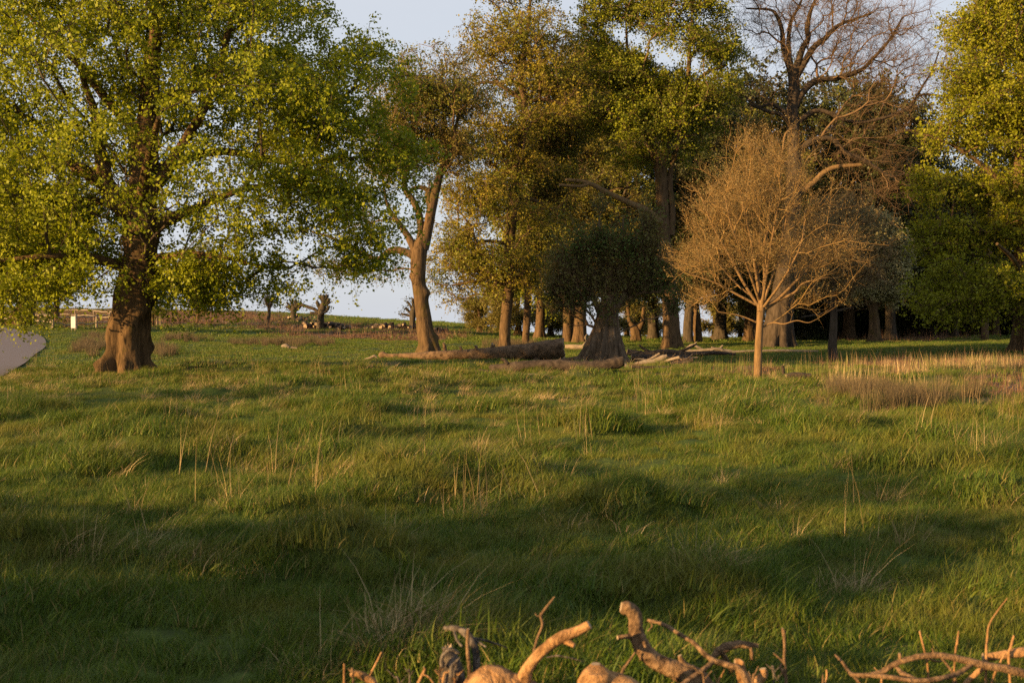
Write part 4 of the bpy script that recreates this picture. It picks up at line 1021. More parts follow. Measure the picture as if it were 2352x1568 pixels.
for i_, (px_, Y_, s_, lb) in enumerate([(1880, 92, .5, 'dark holly bush beside the sapling trunk'), (1960, 95, .55, 'dark holly bush just before the whitebeam trunk'), (2045, 92, .6, 'dark holly bush just past the whitebeam trunk'),
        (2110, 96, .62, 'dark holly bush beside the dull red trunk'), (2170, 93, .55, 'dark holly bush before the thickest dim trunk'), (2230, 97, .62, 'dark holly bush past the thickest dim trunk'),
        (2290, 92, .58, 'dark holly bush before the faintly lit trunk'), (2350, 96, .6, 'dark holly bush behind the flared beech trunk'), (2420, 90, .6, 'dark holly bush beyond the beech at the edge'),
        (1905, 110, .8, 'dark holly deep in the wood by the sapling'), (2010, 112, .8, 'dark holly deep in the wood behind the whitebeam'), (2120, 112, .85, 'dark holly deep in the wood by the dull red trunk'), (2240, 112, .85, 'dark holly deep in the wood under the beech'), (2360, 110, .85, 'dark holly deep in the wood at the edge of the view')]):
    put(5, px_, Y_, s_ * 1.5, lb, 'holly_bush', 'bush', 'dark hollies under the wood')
# bright bushes at the foot of the hill and beyond the gap
put(3, 1100, 108, 0.62, 'golden green bush on the hill behind the pair of oaks, the smaller one', 'bush', 'bush', 'bushes on the hill')
put(3, 1190, 106, 0.95, 'golden green bush on the hill behind the pair of oaks, the taller one', 'bush', 'bush', 'bushes on the hill')
put(3, 1265, 110, 0.8, 'golden bush showing beside the broad oak trunk', 'bush', 'bush', 'bushes on the hill')
put(3, 1440, 118, 0.75, 'golden scrub seen between hulk and great oak', 'bush', 'bush', 'bushes beyond the wood gap')
put(3, 1510, 122, 0.7, 'golden scrub close beside the great oak trunk', 'bush', 'bush', 'bushes beyond the wood gap')
put(3, 1640, 115, 0.72, 'sunlit scrub in the gap beyond the orange lit slim trunk', 'bush', 'bush', 'bushes beyond the wood gap')
put(3, 1700, 118, 0.7, 'sunlit scrub in the gap just beside the young tree trunk', 'bush', 'bush', 'bushes beyond the wood gap')
put(3, 1845, 120, 0.7, 'sunlit scrub between the bare oak and the shaded sapling', 'bush', 'bush', 'bushes beyond the wood gap')
# trees beyond the road, mostly hidden by the lime
put(4, 2, 78, 0.62, 'narrow trunk beyond the fence at the very edge of the view', group='trees beyond the road')
put(2, 131, 98, 0.72, 'dark trunk on the bank behind the upper rails', group='trees beyond the road')
put(2, 455, 110, 0.5, 'small dark trunked tree on the bracken bank beyond the lime', group='trees beyond the road')
put(4, 352, 92, 0.32, 'small sapling on the bracken bank just past the lime trunk', group='trees beyond the road')
tree('broad_oak', 'stout oak trunk leaning over the rails beyond the road', 'tree', 80,
     [[(45, 757, 34), (46, 745, 27), (54, 725, 23), (62, 700, 20), (68, 670, 18), (72, 600, 12), (70, 500, 6)]], [(80, 560, 150, 70), (60, 470, 150, 70), (0, 620, 90, 40)],
     n=1200, bf=0.3, bark='bark_oak', leaf='leaf_oak', lsize=0.2, lpers=6, slen=0.8, tips=0.013, k=30, seed=131, flutes=6, flare=.5)
# trees standing out of view towards the sun; they throw the long shadows over the meadow
def caster(k, q, t_, s, lab, rz=0.0):
    global used
    n_ = np.array([-SUN_DIR[1], SUN_DIR[0]]) / math.hypot(*SUN_DIR); n_ = n_ if n_[1] > 0 else -n_
    d_ = -np.array(SUN_DIR) / math.hypot(*SUN_DIR)
    p_ = n_ * q - d_ * t_
    loc = (p_[0], p_[1], gz(p_[0], p_[1]) - .1)
    if k in used: dup(PAT[k], loc, rz, s, lab, 'trees beside the camera')
    else:
        used.add(k); o_ = PAT[k]; o_.location = loc; o_.scale = s if isinstance(s, tuple) else (s, s, s); o_.rotation_euler = (0, 0, rz); tag(o_, lab, 'tree', 'trees beside the camera')

caster(6, 7.4, 11, (0.40, 0.40, 0.36), 'slim airy tree out of view shading the near grass', 0.4)
caster(5, 5.1, 6, (0.44, 0.44, 0.53), 'low bush out of view beside the log pile', 0.9)
caster(6, 23.5, 30, 0.66, 'airy tree out of view before the lime', 1.7)

# ------------------------------------------------------------------ lying wood
def wood(name, label, cat, paths, Y, bark='log_bark', group=None, k=14, amp=0.12, knobs=0, seat=True, z0=None, ends='cut_wood', partn='stem', freq=None, ragged=0.0, dz=0.0, sub=6, fine=0.0):
    """paths: [(px, py, radius px, dY), ...] lists; first the main piece, the rest its side shoots"""
    s = Y / FPX
    def conv(pl):
        o_ = []
        for q in pl:
            dY = q[3] if len(q) > 3 else 0.0
            o_.append(np.append(P(q[0], q[1], Y + dY), q[2] * s))
        return np.array(o_)
    cs = [conv(pl) for pl in paths]
    low = cs[0][:, :3][cs[0][:, 2].argmin()]
    b = np.array([cs[0][:, 0].mean(), cs[0][:, 1].mean(), cs[0][:, 2].min() - cs[0][:, 3].mean()])
    if seat:      # settle the main piece on the turf
        gap = np.min(cs[0][:, 2] - cs[0][:, 3] * 0.9 - ground(cs[0][:, 0], cs[0][:, 1]))
        for c in cs: c[:, 2] -= gap - dz
        b[2] -= gap
    meshes = []
    for i, c in enumerate(cs):
        c[:, :3] -= b
        V, Q, T = tube(c[:, :3], c[:, 3], k=(k if i == 0 else max(7, k // 2)), sub=sub, amp=amp, freq=(freq or 0.5 / max(c[:, 3].mean(), 0.01)) if i == 0 else 0.6 / max(c[:, 3].mean(), 0.01), seed=int(abs(paths[0][0][0])) + i, knobs=knobs if i == 0 else 0, ragged=ragged, fine=fine)
        meshes.append(mesh(name if len(cs) == 1 else (partn if i == 0 else 'side_branch'), V, [Q, T], [M[bark], M[ends]], midx=[0, 1]))
    if len(cs) == 1:
        return obj(name, meshes[0], loc=Vector(b), label=label, cat=cat, group=group)
    r = empty(name, Vector(b), label, cat, group)
    for i, me in enumerate(meshes): obj(partn if i == 0 else 'side_branch', me, r)
    return r

YL = yat(1100, 829)
wood('fallen_log', 'huge fallen trunk tapering from its broad sawn butt to a splintered tip', 'log',
     [[(872, 821, 4, 1.6), (900, 824, 6, 1.4), (950, 824, 8, 1.1), (1000, 822, 9.5, .8), (1050, 820, 11, .5), (1100, 818, 13, .2), (1150, 817, 16, 0), (1200, 815, 19, 0), (1250, 811, 23, 0), (1294, 808, 26, 0)],
      [(1022, 812, 5, .8), (1021, 800, 4, .8), (1019, 795, 3, .8)], [(1130, 806, 5), (1133, 797, 4.5)], [(1238, 828, 8), (1225, 838, 5, -.5), (1205, 842, 3, -.9)], [(1170, 832, 7), (1160, 839, 5, -.4)],
      [(1095, 808, 4), (1093, 801, 3.4)], [(1060, 810, 3.6), (1057, 803, 3)]],
     YL, k=48, amp=0.15, sub=10, fine=0.14, knobs=34, freq=1.1, partn='trunk_log', ragged=0.06)
wood('fallen_log', 'dark fallen trunk lying in front of the hulk, bending upward at one end', 'log',
     [[(1128, 852, 8, .4), (1150, 851, 9, .2), (1190, 848, 12, 0), (1240, 846, 12.5, 0), (1290, 845, 12, -.1), (1340, 849, 12, -.2), (1380, 847, 12, -.2), (1410, 841, 12, -.2), (1432, 836, 11, -.2)],
      [(1166, 842, 5), (1158, 834, 4), (1150, 832, 3)], [(1175, 858, 6, -.3), (1150, 862, 4, -.5), (1128, 861, 3, -.6)], [(1290, 836, 4), (1286, 830, 3)]],
     yat(1280, 862), bark='log_dark', k=32, sub=10, fine=0.14, amp=0.15, knobs=18, freq=1.2, partn='trunk_log')
for nm, lb, cat, pp, Yp, bk in [
  ('fallen_branch', 'twisted pale dead root arching beside the hulk base', 'branch', [[(1424, 832, 4), (1446, 842, 5), (1470, 835, 6), (1500, 830, 6), (1522, 822, 7), (1532, 818, 5)], [(1500, 830, 5), (1508, 842, 3)], [(1462, 836, 5), (1490, 826, 3), (1515, 812, 3)]], yat(1480, 848), 'dead_pale'),
  ('fallen_log', 'short whitish barkless log leaning on the heap past the hulk', 'log', [[(1492, 840, 3), (1520, 833, 3.6), (1560, 822, 3.6)]], yat(1520, 846), 'debarked'),
  ('fallen_log', 'small dark log lying alone in the grass in front of the heap', 'log', [[(1505, 866, 3), (1520, 867, 4), (1540, 867, 4.5), (1555, 868, 4.5)]], yat(1530, 871), 'log_dark'),
  ('fallen_log', 'small pale log in the grass before the dark fallen trunk', 'log', [[(1190, 863, 2), (1205, 863, 3.5), (1232, 863, 4.5), (1256, 864, 4.5)]], yat(1220, 868), 'dead_pale'),
  ('fallen_branch', 'long dark branch with raised fork lying behind the hulk on the turf', 'branch', [[(1440, 806, 7), (1480, 812, 7), (1530, 807, 8), (1580, 812, 7), (1640, 808, 5), (1690, 812, 3)], [(1560, 806, 4), (1585, 796, 3), (1600, 788, 2)], [(1500, 808, 4), (1480, 800, 3), (1468, 790, 2)]], yat(1540, 818), 'log_dark'),
  ('fallen_log', 'dark rotten log in front of the branch behind the hulk', 'log', [[(1450, 822, 9), (1500, 823, 10), (1550, 822, 8), (1590, 826, 6)]], yat(1520, 832), 'log_dark'),
  ('fallen_log', 'broken brown log tucked behind the hulk beside the great log butt', 'log', [[(1290, 826, 6), (1320, 824, 9), (1350, 818, 9), (1376, 812, 8)], [(1310, 822, 5), (1300, 832, 4)]], yat(1330, 836), 'log_bark'),
  ('fallen_branch', 'thin pale branch with upright prongs on the turf before the great oak', 'branch', [[(1562, 806, 3), (1600, 803, 4), (1640, 801, 5), (1680, 803, 3)], [(1590, 803, 3), (1575, 796, 2)], [(1650, 800, 2.5), (1660, 790, 2)]], yat(1620, 809), 'dead_pale'),
  ('fallen_branch', 'bent bright branch on the turf between great oak and young tree', 'branch', [[(1628, 808, 2), (1640, 800, 3), (1655, 801, 4), (1668, 807, 4), (1700, 806, 3), (1735, 804, 2.5)], [(1645, 800, 3), (1634, 796, 2)]], yat(1680, 810), 'dead_pale'),
  ('fallen_branch', 'long low pale branch at the foot of the bare oak', 'branch', [[(1752, 806, 2.5), (1790, 806, 3.5), (1840, 807, 3), (1880, 807, 2)]], yat(1810, 809), 'dead_pale'),
  ('fallen_log', 'squared orange log behind the butt of the great fallen trunk', 'log', [[(1298, 795, 5), (1320, 796, 6), (1338, 796, 6)]], yat(1318, 802), 'debarked'),
  ('root_plate', 'tangle of gnarled orange lit roots beside the broad oak base', 'roots', [[(1340, 795, 4), (1352, 785, 5), (1360, 775, 4)], [(1352, 785, 4), (1366, 790, 3), (1372, 797, 2)], [(1352, 785, 3.5), (1345, 776, 3), (1350, 768, 2)], [(1356, 780, 3), (1370, 778, 2.5), (1376, 770, 2)], [(1350, 790, 3), (1358, 797, 3), (1366, 799, 2)]], yat(1355, 799), 'dead_pale'),
  ('fallen_branch', 'thin dark branches lying at the end of the dark fallen trunk tip', 'branch', [[(1096, 852, 2), (1120, 857, 3), (1160, 862, 3)], [(1120, 857, 2), (1110, 862, 1.5)]], yat(1120, 862), 'log_dark'),
  ('fallen_branch', 'dark gnarled piece at the far end of the heap past the hulk', 'branch', [[(1540, 846, 4), (1565, 846, 6), (1582, 842, 6), (1592, 838, 4)], [(1570, 842, 3), (1585, 830, 2)]], yat(1565, 852), 'log_dark'),
  ('fallen_branch', 'low flat branch along the front of the heap past the hulk', 'branch', [[(1450, 850, 3), (1500, 853, 4), (1545, 852, 4), (1575, 849, 3)]], yat(1510, 856), 'log_dark'),
  ('fallen_branch', 'short knotted piece on the lawn past the lime shadow', 'branch', [[(647, 798, 3), (655, 796, 5), (664, 800, 5)], [(664, 800, 3), (676, 801, 3), (682, 803, 4)]], yat(665, 805), 'dead_pale'),
  ('fallen_branch', 'little splintered piece off the tip of the great fallen log', 'branch', [[(838, 827, 1.5), (852, 824, 3), (860, 820, 3), (866, 824, 2)]], yat(855, 828), 'dead_pale'),
  ('fallen_branch', 'thin dark stick lying in the meadow grass before the lime', 'branch', [[(298, 1049, 2), (330, 1047, 3), (365, 1048, 2), (400, 1046, 1.5)], [(330, 1047, 2), (352, 1034, 1)]], yat(350, 1052), 'log_dark'),
  ('fallen_branch', 'gnarled branch among roots at the foot of the great oak', 'branch', [[(1575, 800, 2), (1590, 792, 3), (1604, 797, 3), (1616, 803, 2)], [(1592, 793, 2), (1600, 785, 1.5)]], yat(1598, 804), 'dead_pale'),
  ('fallen_log', 'grey log half sunk in the russet bracken past the young tree', 'log', [[(1805, 868, 7), (1830, 867, 9), (1862, 868, 7)], [(1800, 862, 4), (1798, 850, 4), (1797, 843, 3.5)]], yat(1825, 878), 'log_dark'),
 ]:
    wood(nm, lb, cat, pp, Yp, bark=bk, k=12, amp=0.16)

g_ = np.random.default_rng(77)
for q in range(16):
    px_, py_ = g_.uniform(1445, 1600), g_.uniform(814, 848); a_ = g_.uniform(-1, 1); l_ = g_.uniform(12, 30)
    p0_ = (px_ - l_, py_ + a_ * 4, 1.2); p2_ = (px_ + l_, py_ - a_ * 4 - 2, g_.uniform(1, 2)); m_ = (px_, py_ - g_.uniform(-2, 4), g_.uniform(1.8, 3.4))
    wood('dead_branch', 'short dead branch in the tangled heap past the hulk', 'branch', [[p0_, m_, p2_], [m_[:2] + (1.5,), (px_ + g_.uniform(-8, 12), py_ - g_.uniform(5, 13), 1.0)]], yat(px_, py_ + 7), bark=['dead_pale', 'log_dark', 'log_dark', 'log_bark'][q % 4], k=8, amp=.2,
         group='dead branches tangled past the hulk', dz=g_.uniform(0, .2))
# ------------------------------------------------------------------ pollards on the hill
def pollard(label, by, polys, Y=None, bark='bark_dark', **kw):
    Yp = yat(polys[0][0][0], by)
    s = Yp / FPX; b = P(polys[0][0][0], by, Yp); b[2] = gz(b[0], b[1])
    r = empty('pollard_tree', Vector(b), label, 'tree', 'pollarded trees on the hill')
    dz = b[2] - P(polys[0][0][0], by, Yp)[2]
    heads = []
    for i, pl in enumerate(polys):
        c = np.array([np.append(P(q[0], q[1], Yp + (q[3] if len(q) > 3 else 0)) - b + np.array([0, 0, dz]), q[2] * s * 0.74) for q in pl])
        if i == 0: c[0, 2] = -0.2
        V, Q, T = tube(c[:, :3], c[:, 3], k=18 if i == 0 else 10, sub=4, amp=0.12, freq=0.9, seed=i + int(polys[0][0][0]), knobs=4 if i == 0 else 1, flutes=5 if i == 0 else 0, flare=0.3)
        nm = 'trunk' if i == 0 else 'stub'
        if i: heads.append(c[-1, :3]); heads.append(c[len(c) // 2, :3])
        obj(nm, mesh(nm, V, [Q, T], [M[bark], M['cut_wood']], midx=[0, 1]), r)
    g = np.random.default_rng(int(polys[0][0][0])); hd = np.array(heads)
    c = hd[g.integers(0, len(hd), 260)] + g.normal(0, .22, (260, 3)); d = g.normal(size=(260, 3)); e = np.cross(d, g.normal(size=(260, 3)))
    d /= np.linalg.norm(d, axis=1, keepdims=True); e /= np.linalg.norm(e, axis=1, keepdims=True)
    V = np.stack([c - d * .09, c + e * .05, c + d * .09, c - e * .05], 1).reshape(-1, 3)
    obj('shoots', mesh('shoots', V, [np.arange(1040).reshape(-1, 4)], [M['leaf_dark']], np.repeat(g.uniform(0, 1, 260), 4), smooth=False), r, kind='stuff')
    return r
pollard('largest pollard, lopped to thick stubs, with one long arm reaching toward its smaller neighbour', 755,
 [[(736, 756, 13), (737, 735, 10), (737, 720, 11), (741, 708, 11), (742, 695, 9)], [(742, 700, 9), (744, 688, 8), (741, 676, 7)], [(744, 700, 8), (752, 690, 6), (756, 683, 4.5)], [(734, 718, 6), (722, 708, 5.5), (708, 703, 5), (692, 697, 4.5)],
  [(734, 722, 5), (724, 718, 5), (712, 717, 5)], [(736, 714, 6), (732, 700, 6), (728, 692, 6)], [(742, 700, 6), (750, 697, 5), (759, 690, 4)], [(738, 720, 5, -.5), (744, 716, 4, -.9), (752, 712, 4, -1.)], [(744, 712, 6), (752, 708, 6), (755, 700, 5)],
  [(742, 690, 5), (736, 682, 4.5), (734, 676, 4)], [(744, 690, 6), (750, 680, 5), (750, 675, 4.5)], [(738, 706, 4), (729, 698, 3.5), (728, 688, 3)]])
pollard('squat pollard with a ring of short cut fists, between the thin one and the largest', 737,
 [[(673, 738, 9), (674, 725, 8), (674, 712, 9), (674, 704, 7)], [(674, 708, 6), (671, 698, 5), (669, 691, 4.5)], [(670, 712, 5), (663, 706, 4.5), (657, 704, 4)], [(668, 708, 4.5), (663, 699, 3.5), (658, 694, 3)],
  [(676, 710, 6), (682, 702, 6), (686, 697, 5.5)], [(677, 706, 5), (679, 696, 5), (677, 689, 4)], [(680, 712, 5), (687, 706, 5), (692, 699, 5)]])
pp_ = pollard('thin leaning pollard with wispy regrown twigs on top, nearest the lime', 745,
 [[(612, 746, 9), (615, 735, 6), (618, 722, 5), (618, 710, 5), (616, 700, 4)], [(618, 708, 4), (615, 698, 3.5), (617, 688, 3), (616, 683, 2)], [(619, 708, 4), (623, 698, 3), (627, 688, 3), (629, 682, 2)], [(616, 703, 3.5), (611, 696, 3), (612, 688, 2)]])
g_ = np.random.default_rng(5)
Yp = yat(612, 745); s_ = Yp / FPX
A_ = np.stack([g_.uniform(-1, 14, 150) * s_, g_.uniform(-.3, .3, 150), g_.uniform(40, 62, 150) * s_], 1)
D_ = np.stack([g_.normal(.05, .45, 150), g_.normal(0, .4, 150), g_.uniform(.1, 1.1, 150)], 1)
B_ = A_ + D_ * 0.8; C_ = B_ + np.stack([D_[:, 0] * .5, D_[:, 1] * .5, g_.uniform(-.6, .3, 150)], 1)
v1, q1 = cones(A_, B_, np.full(150, .018), np.full(150, .012)); v2, q2 = cones(B_, C_, np.full(150, .012), np.full(150, .006))
obj('regrowth', mesh('regrowth', np.vstack([v1, v2]), [q1, q2 + len(v1)], [M['twig_dark']]), pp_, kind='stuff')
pollard('pollard half hidden behind the leaning trunk with short side arms, one level', 757,
 [[(946, 758, 14), (947, 740, 9), (948, 722, 10), (950, 705, 9)], [(942, 724, 4), (930, 721, 3.5), (921, 719, 3.5)], [(946, 722, 4), (938, 712, 4), (931, 705, 4)], [(947, 715, 4), (942, 700, 3.5), (935, 690, 3)], [(950, 708, 6), (949, 695, 5), (948, 684, 4)], [(952, 720, 6), (958, 716, 6), (964, 712, 5)]])
# cut logs heaped round them
def log_mesh(seed):
    g = np.random.default_rng(seed); l_ = g.uniform(0.5, 0.95); r_ = g.uniform(0.14, 0.24)
    V, Q, T = tube([(0, -l_ / 2, 0), (g.uniform(-.03, .03), 0, 0), (0, l_ / 2, 0)], [r_ * g.uniform(.85, 1), r_, r_ * g.uniform(.85, 1)], k=9, sub=1, amp=0.12, freq=2.0, seed=seed)
    return mesh('cut_log', V, [Q, T], [M['log_dark'], M['cut_wood']], midx=[0, 1])
LM = [log_mesh(q) for q in range(8)]
g_ = np.random.default_rng(12)
heaps = [((640, 735), (720, 739), 46, 'cut log in the bank of logs behind the squat pollard'), ((690, 752), (800, 757), 92, 'cut log in the long heap at the foot of the largest pollard'), ((845, 754), (965, 757), 66, 'cut log in the heap beside the half hidden pollard'),
         ((990, 762), (1030, 763), 16, 'cut log in the small heap past the leaning trunk')]
for (a_, b_, n_, lb) in heaps:
    g0, g1 = G(*a_), G(*b_)
    for q in range(n_):
        f_ = g_.beta(1.3, 1.3); lay = g_.choice([0, 0, 0, 1, 1, 2]) * (0.6 if n_ < 30 else 1)
        p_ = g0 * (1 - f_) + g1 * f_; px_, py_ = p_[0] + g_.normal(0, .3), p_[1] + g_.normal(0, 1.0)
        o_ = obj('cut_log', LM[g_.integers(0, 8)], label=lb, cat='log', group=lb.replace('cut log in', 'cut logs in'))
        o_.location = (px_, py_, gz(px_, py_) + 0.1 + lay * 0.19)
        o_.rotation_euler = (g_.normal(0, .25), g_.normal(0, .2), g_.uniform(-1.3, 1.3)); o_.scale = [g_.uniform(.55, .95)] * 3

# ------------------------------------------------------------------ fence
def fence(label, pts, rails, h=1.0, post_r=0.075, post_every=None, rb=0.055, mats='rail'):
    """pts: picture positions of the post feet"""
    W_ = [G(a, b) for a, b in pts]
    r = empty('rail_fence', Vector((W_[0][0], W_[0][1], gz(W_[0][0], W_[0][1]))), label, 'fence')
    o0 = np.array(r.location)
    g = np.random.default_rng(int(pts[0][0] + 500))
    for i, w in enumerate(W_):
        z = gz(w[0], w[1]); c = np.array([w[0], w[1], z]) - o0
        hh = h * g.uniform(.95, 1.12)
        V, Q, T = tube([c + (0, 0, -.2), c + (g.normal(0, .01), 0, hh * .5), c + (g.normal(0, .03), 0, hh)], [post_r * 1.05, post_r, post_r * .9], k=8, sub=2, amp=.08, freq=2, seed=i)
        obj('post', mesh('post', V, [Q, T], [M[mats], M['cut_wood']], midx=[0, 1]), r)
        if i:
            for f_ in rails:
                w0 = W_[i - 1]; c0 = np.array([w0[0], w0[1], gz(w0[0], w0[1])]) - o0
                a_ = c0 + (0, 0, h * f_); b_ = c + (0, 0, h * f_)
                m_ = (a_ + b_) / 2 + (0, 0, g.normal(-.03, .05)); q_ = a_ * .7 + b_ * .3 + (0, 0, g.normal(0, .03))
                e_ = (b_ - a_) / np.linalg.norm(b_ - a_) * .08
                V, Q, T = tube([a_ - e_, q_, m_, b_ + e_], [rb * .8, rb, rb * 1.05, rb * .8], k=7, sub=4, amp=.15, freq=2, seed=i * 3 + int(f_ * 10))
                obj('rail', mesh('rail', V, [Q, T], [M[mats], M['cut_wood']], midx=[0, 1]), r)
    return r
fence('weathered cleft rail fence with two wavy rails running beside the bend of the road', [(-60, 741), (-22, 743), (2, 745), (24, 747.5), (53, 748), (119, 752)], (0.45, 0.9), h=1.0)
fence('lower rail fence in line with it, reaching behind the lime trunk', [(122, 753), (175, 754.5), (222, 752), (252, 748)], (0.4, 0.88), h=1.0, post_r=0.085, rb=0.04)
fence('upper rail fence crossing the bracken bank beyond the other rails', [(28, 729), (76, 730.5), (128, 731.5), (172, 733), (215, 735), (258, 737)], (0.42, 0.95), h=0.95, post_r=0.05, rb=0.06)
fence('low pale rail fence glimpsed through the wood beside the great oak', [(1435, 776), (1480, 777.5), (1517, 779)], (0.8,), h=0.8)
bw = G(168.5, 757); zb = gz(bw[0], bw[1])
br_ = empty('marker_board', (bw[0], bw[1], zb), 'small upright white board standing against a fence post by the road', 'sign')
def boxmesh(name, sx, sy, sz, m, bev=0.01):
    import bmesh
    bm_ = bmesh.new(); bmesh.ops.create_cube(bm_, size=1.0)
    for v in bm_.verts: v.co = Vector((v.co.x * sx, v.co.y * sy, v.co.z * sz))
    bmesh.ops.bevel(bm_, geom=bm_.edges[:], offset=bev, segments=2, affect='EDGES')
    me = bpy.data.meshes.new(name); bm_.to_mesh(me); bm_.free(); me.materials.append(m); return me
obj('panel', boxmesh('panel', .30, .05, .78, M['white']), br_, loc=(0, 0, .58))
obj('leg', boxmesh('leg', .06, .05, .3, M['rail']), br_, loc=(-.1, 0, .06)); obj('leg', boxmesh('leg', .06, .05, .3, M['rail']), br_, loc=(.1, 0, .06))
bpy.data.objects['panel'].location = (0, 0, .58)

# tree guard stakes round the sapling on the bank
gs_ = G(352, 748)
tg_ = empty('tree_guard', (gs_[0], gs_[1], gz(gs_[0], gs_[1])), 'open timber guard of upright stakes round the sapling on the bank', 'guard')
for (dx, dy) in ((-.45, -.45), (.45, -.45), (-.45, .45), (.45, .45)):
    V, Q, T = tube([(dx, dy, -.2), (dx, dy, 1.0), (dx, dy, 2.0)], [.05, .05, .045], k=6, sub=1)
    obj('stake', mesh('stake', V, [Q, T], [M['rail'], M['cut_wood']], midx=[0, 1]), tg_)
for z_ in (1.0, 1.85):
    for (a_, b_) in (((-.5, -.45), (.5, -.45)), ((-.5, .45), (.5, .45)), ((-.45, -.5), (-.45, .5)), ((.45, -.5), (.45, .5))):
        V, Q, T = tube([(a_[0], a_[1], z_), ((a_[0] + b_[0]) / 2, (a_[1] + b_[1]) / 2, z_), (b_[0], b_[1], z_ + .01)], [.035] * 3, k=5, sub=1)
        obj('rail', mesh('rail', V, [Q, T], [M['rail'], M['cut_wood']], midx=[0, 1]), tg_)

# ------------------------------------------------------------------ cut branches right in front of the camera
def Z7(x, y, r=0, d=0.0): return (746.5 + .3906 * x, 1280.5 + .3906 * y, r * .3906, d)
def Z8(x, y, r=0, d=0.0): return (1433.3 + .3906 * x, 1280.5 + .3906 * y, r * .3906, d)
FG = []
def fg(label, paths, Y, bark='fg_pale', name='cut_branch', cat='branch', **kw):
    o_ = wood(name, label, cat, paths, Y, bark=bark, k=kw.pop('k', 20), amp=kw.pop('amp', 0.07) * 1.5, seat=False, sub=14, fine=0.16, knobs=5, **kw); FG.append(o_); return o_
fg('pale smooth cut limb with a forked arm pointing up out of the pile', [
   [Z7(800, 1080, 110, .1), Z7(850, 900, 120, .05), Z7(930, 760, 110, 0), Z7(985, 705, 78, 0), Z7(1080, 740, 75, 0), Z7(1170, 790, 90, 0), Z7(1260, 900, 110, 0), Z7(1300, 1100, 100, .1)],
   [Z7(1160, 740, 52), Z7(1190, 655, 36, -.02), Z7(1240, 585, 32, -.03), Z7(1310, 520, 32, -.04), Z7(1390, 465, 34, -.05), Z7(1470, 435, 30, -.05), Z7(1555, 392, 26, -.06)],
   [Z7(1400, 480, 22, -.05), Z7(1440, 500, 18, -.06), Z7(1466, 515, 14, -.07)]], 4.15, k=30, amp=0.06)
fg('pale rounded cut log end standing beside the forked limb', [[Z7(1560, 1150, 130, .1), Z7(1580, 900, 130, .03), Z7(1590, 740, 110, 0), Z7(1592, 660, 70, 0), Z7(1590, 622, 26, 0)], [Z7(1620, 740, 80), Z7(1700, 745, 72), Z7(1800, 800, 80, 0), Z7(1900, 950, 80, 0)]], 4.0, k=30, amp=0.07)
fg('thick crooked branch bending over like a walking stick above the pile', [
   [Z7(1740, 288, 28), Z7(1790, 300, 40), Z7(1822, 345, 44), Z7(1828, 420, 46), Z7(1850, 490, 50), Z7(1890, 560, 52), Z7(1960, 615, 50), Z7(2050, 655, 60), Z7(2130, 690, 68), Z7(2210, 750, 70), Z7(2300, 900, 70), Z7(2350, 1150, 70)],
   [Z7(1815, 462, 22), Z7(1770, 462, 15, -.02), Z7(1720, 468, 13, -.03)], [Z7(1860, 440, 14), Z7(1870, 470, 14, -.04), Z7(1885, 525, 9, -.05)], [Z7(2110, 640, 26), Z7(2095, 600, 18), Z7(2085, 572, 12)]], 4.3, bark='fg_bark', k=26, amp=0.1)
fg('long thin grey twig forking down from behind the crooked branch', [
   [Z8(140, 365, 9, .25), Z8(230, 390, 12, .2), Z8(330, 450, 13, .15), Z8(410, 500, 14, .1), Z8(470, 560, 15, .05), Z8(530, 605, 17), Z8(600, 625, 18), Z8(700, 680, 18, -.05), Z8(760, 900, 18, -.1), Z8(780, 1150, 18, -.1)],
   [Z8(530, 605, 14), Z8(450, 670, 15, -.05), Z8(350, 740, 16, -.1), Z8(250, 860, 18, -.15), Z8(200, 1100, 18, -.15)], [Z8(150, 370, 7, .25), Z8(165, 400, 6, .25), Z8(140, 430, 5, .25)]], 4.2, bark='fg_bark', k=10)
fg('upright snapped stick beside the grey bark log', [[Z7(842, 415, 10), Z7(838, 500, 11), Z7(842, 580, 12), Z7(850, 680, 12), Z7(855, 900, 13), Z7(860, 1150, 13)]], 4.2, bark='fg_bark', k=10)
fg('grey log with peeling curled bark at the edge of the pile', [[Z7(780, 1150, 80, .1), Z7(770, 900, 78, .05), Z7(755, 720, 72), Z7(745, 640, 62), Z7(735, 575, 48), Z7(725, 535, 26)], [Z7(690, 640, 16, -.05), Z7(690, 580, 12, -.06), Z7(740, 540, 10, -.06), Z7(790, 560, 10, -.05)], [Z7(740, 700, 12, -.09), Z7(745, 640, 11, -.09), Z7(780, 600, 8, -.08)]], 4.3, bark='fg_grey', ragged=.02, amp=.14)
fg('arched grey bough with thin side twigs behind the upright stick', [[Z7(700, 412, 10, .2), Z7(770, 415, 20, .15), Z7(830, 445, 24, .1), Z7(870, 500, 22, .05), Z7(890, 600, 22), Z7(880, 900, 24), Z7(880, 1150, 24)], [Z7(870, 470, 8, .1), Z7(960, 490, 7, .15), Z7(1070, 526, 4, .2)], [Z7(875, 480, 8, .1), Z7(910, 500, 8, .05), Z7(945, 522, 5)], [Z7(760, 430, 8, .12), Z7(775, 480, 8, .08), Z7(805, 520, 7, .05)]], 4.35, bark='fg_grey', k=12)
fg('slender twig with a kinked knot standing up behind the forked limb', [[Z7(1350, 228, 4), Z7(1320, 265, 6), Z7(1285, 312, 8), Z7(1270, 340, 10), Z7(1278, 395, 8), Z7(1255, 455, 8), Z7(1238, 510, 8), Z7(1222, 580, 8), Z7(1200, 800, 9), Z7(1190, 1150, 10)], [Z7(1270, 335, 6), Z7(1250, 342, 4), Z7(1235, 325, 3)]], 4.4, bark='fg_bark', k=8)
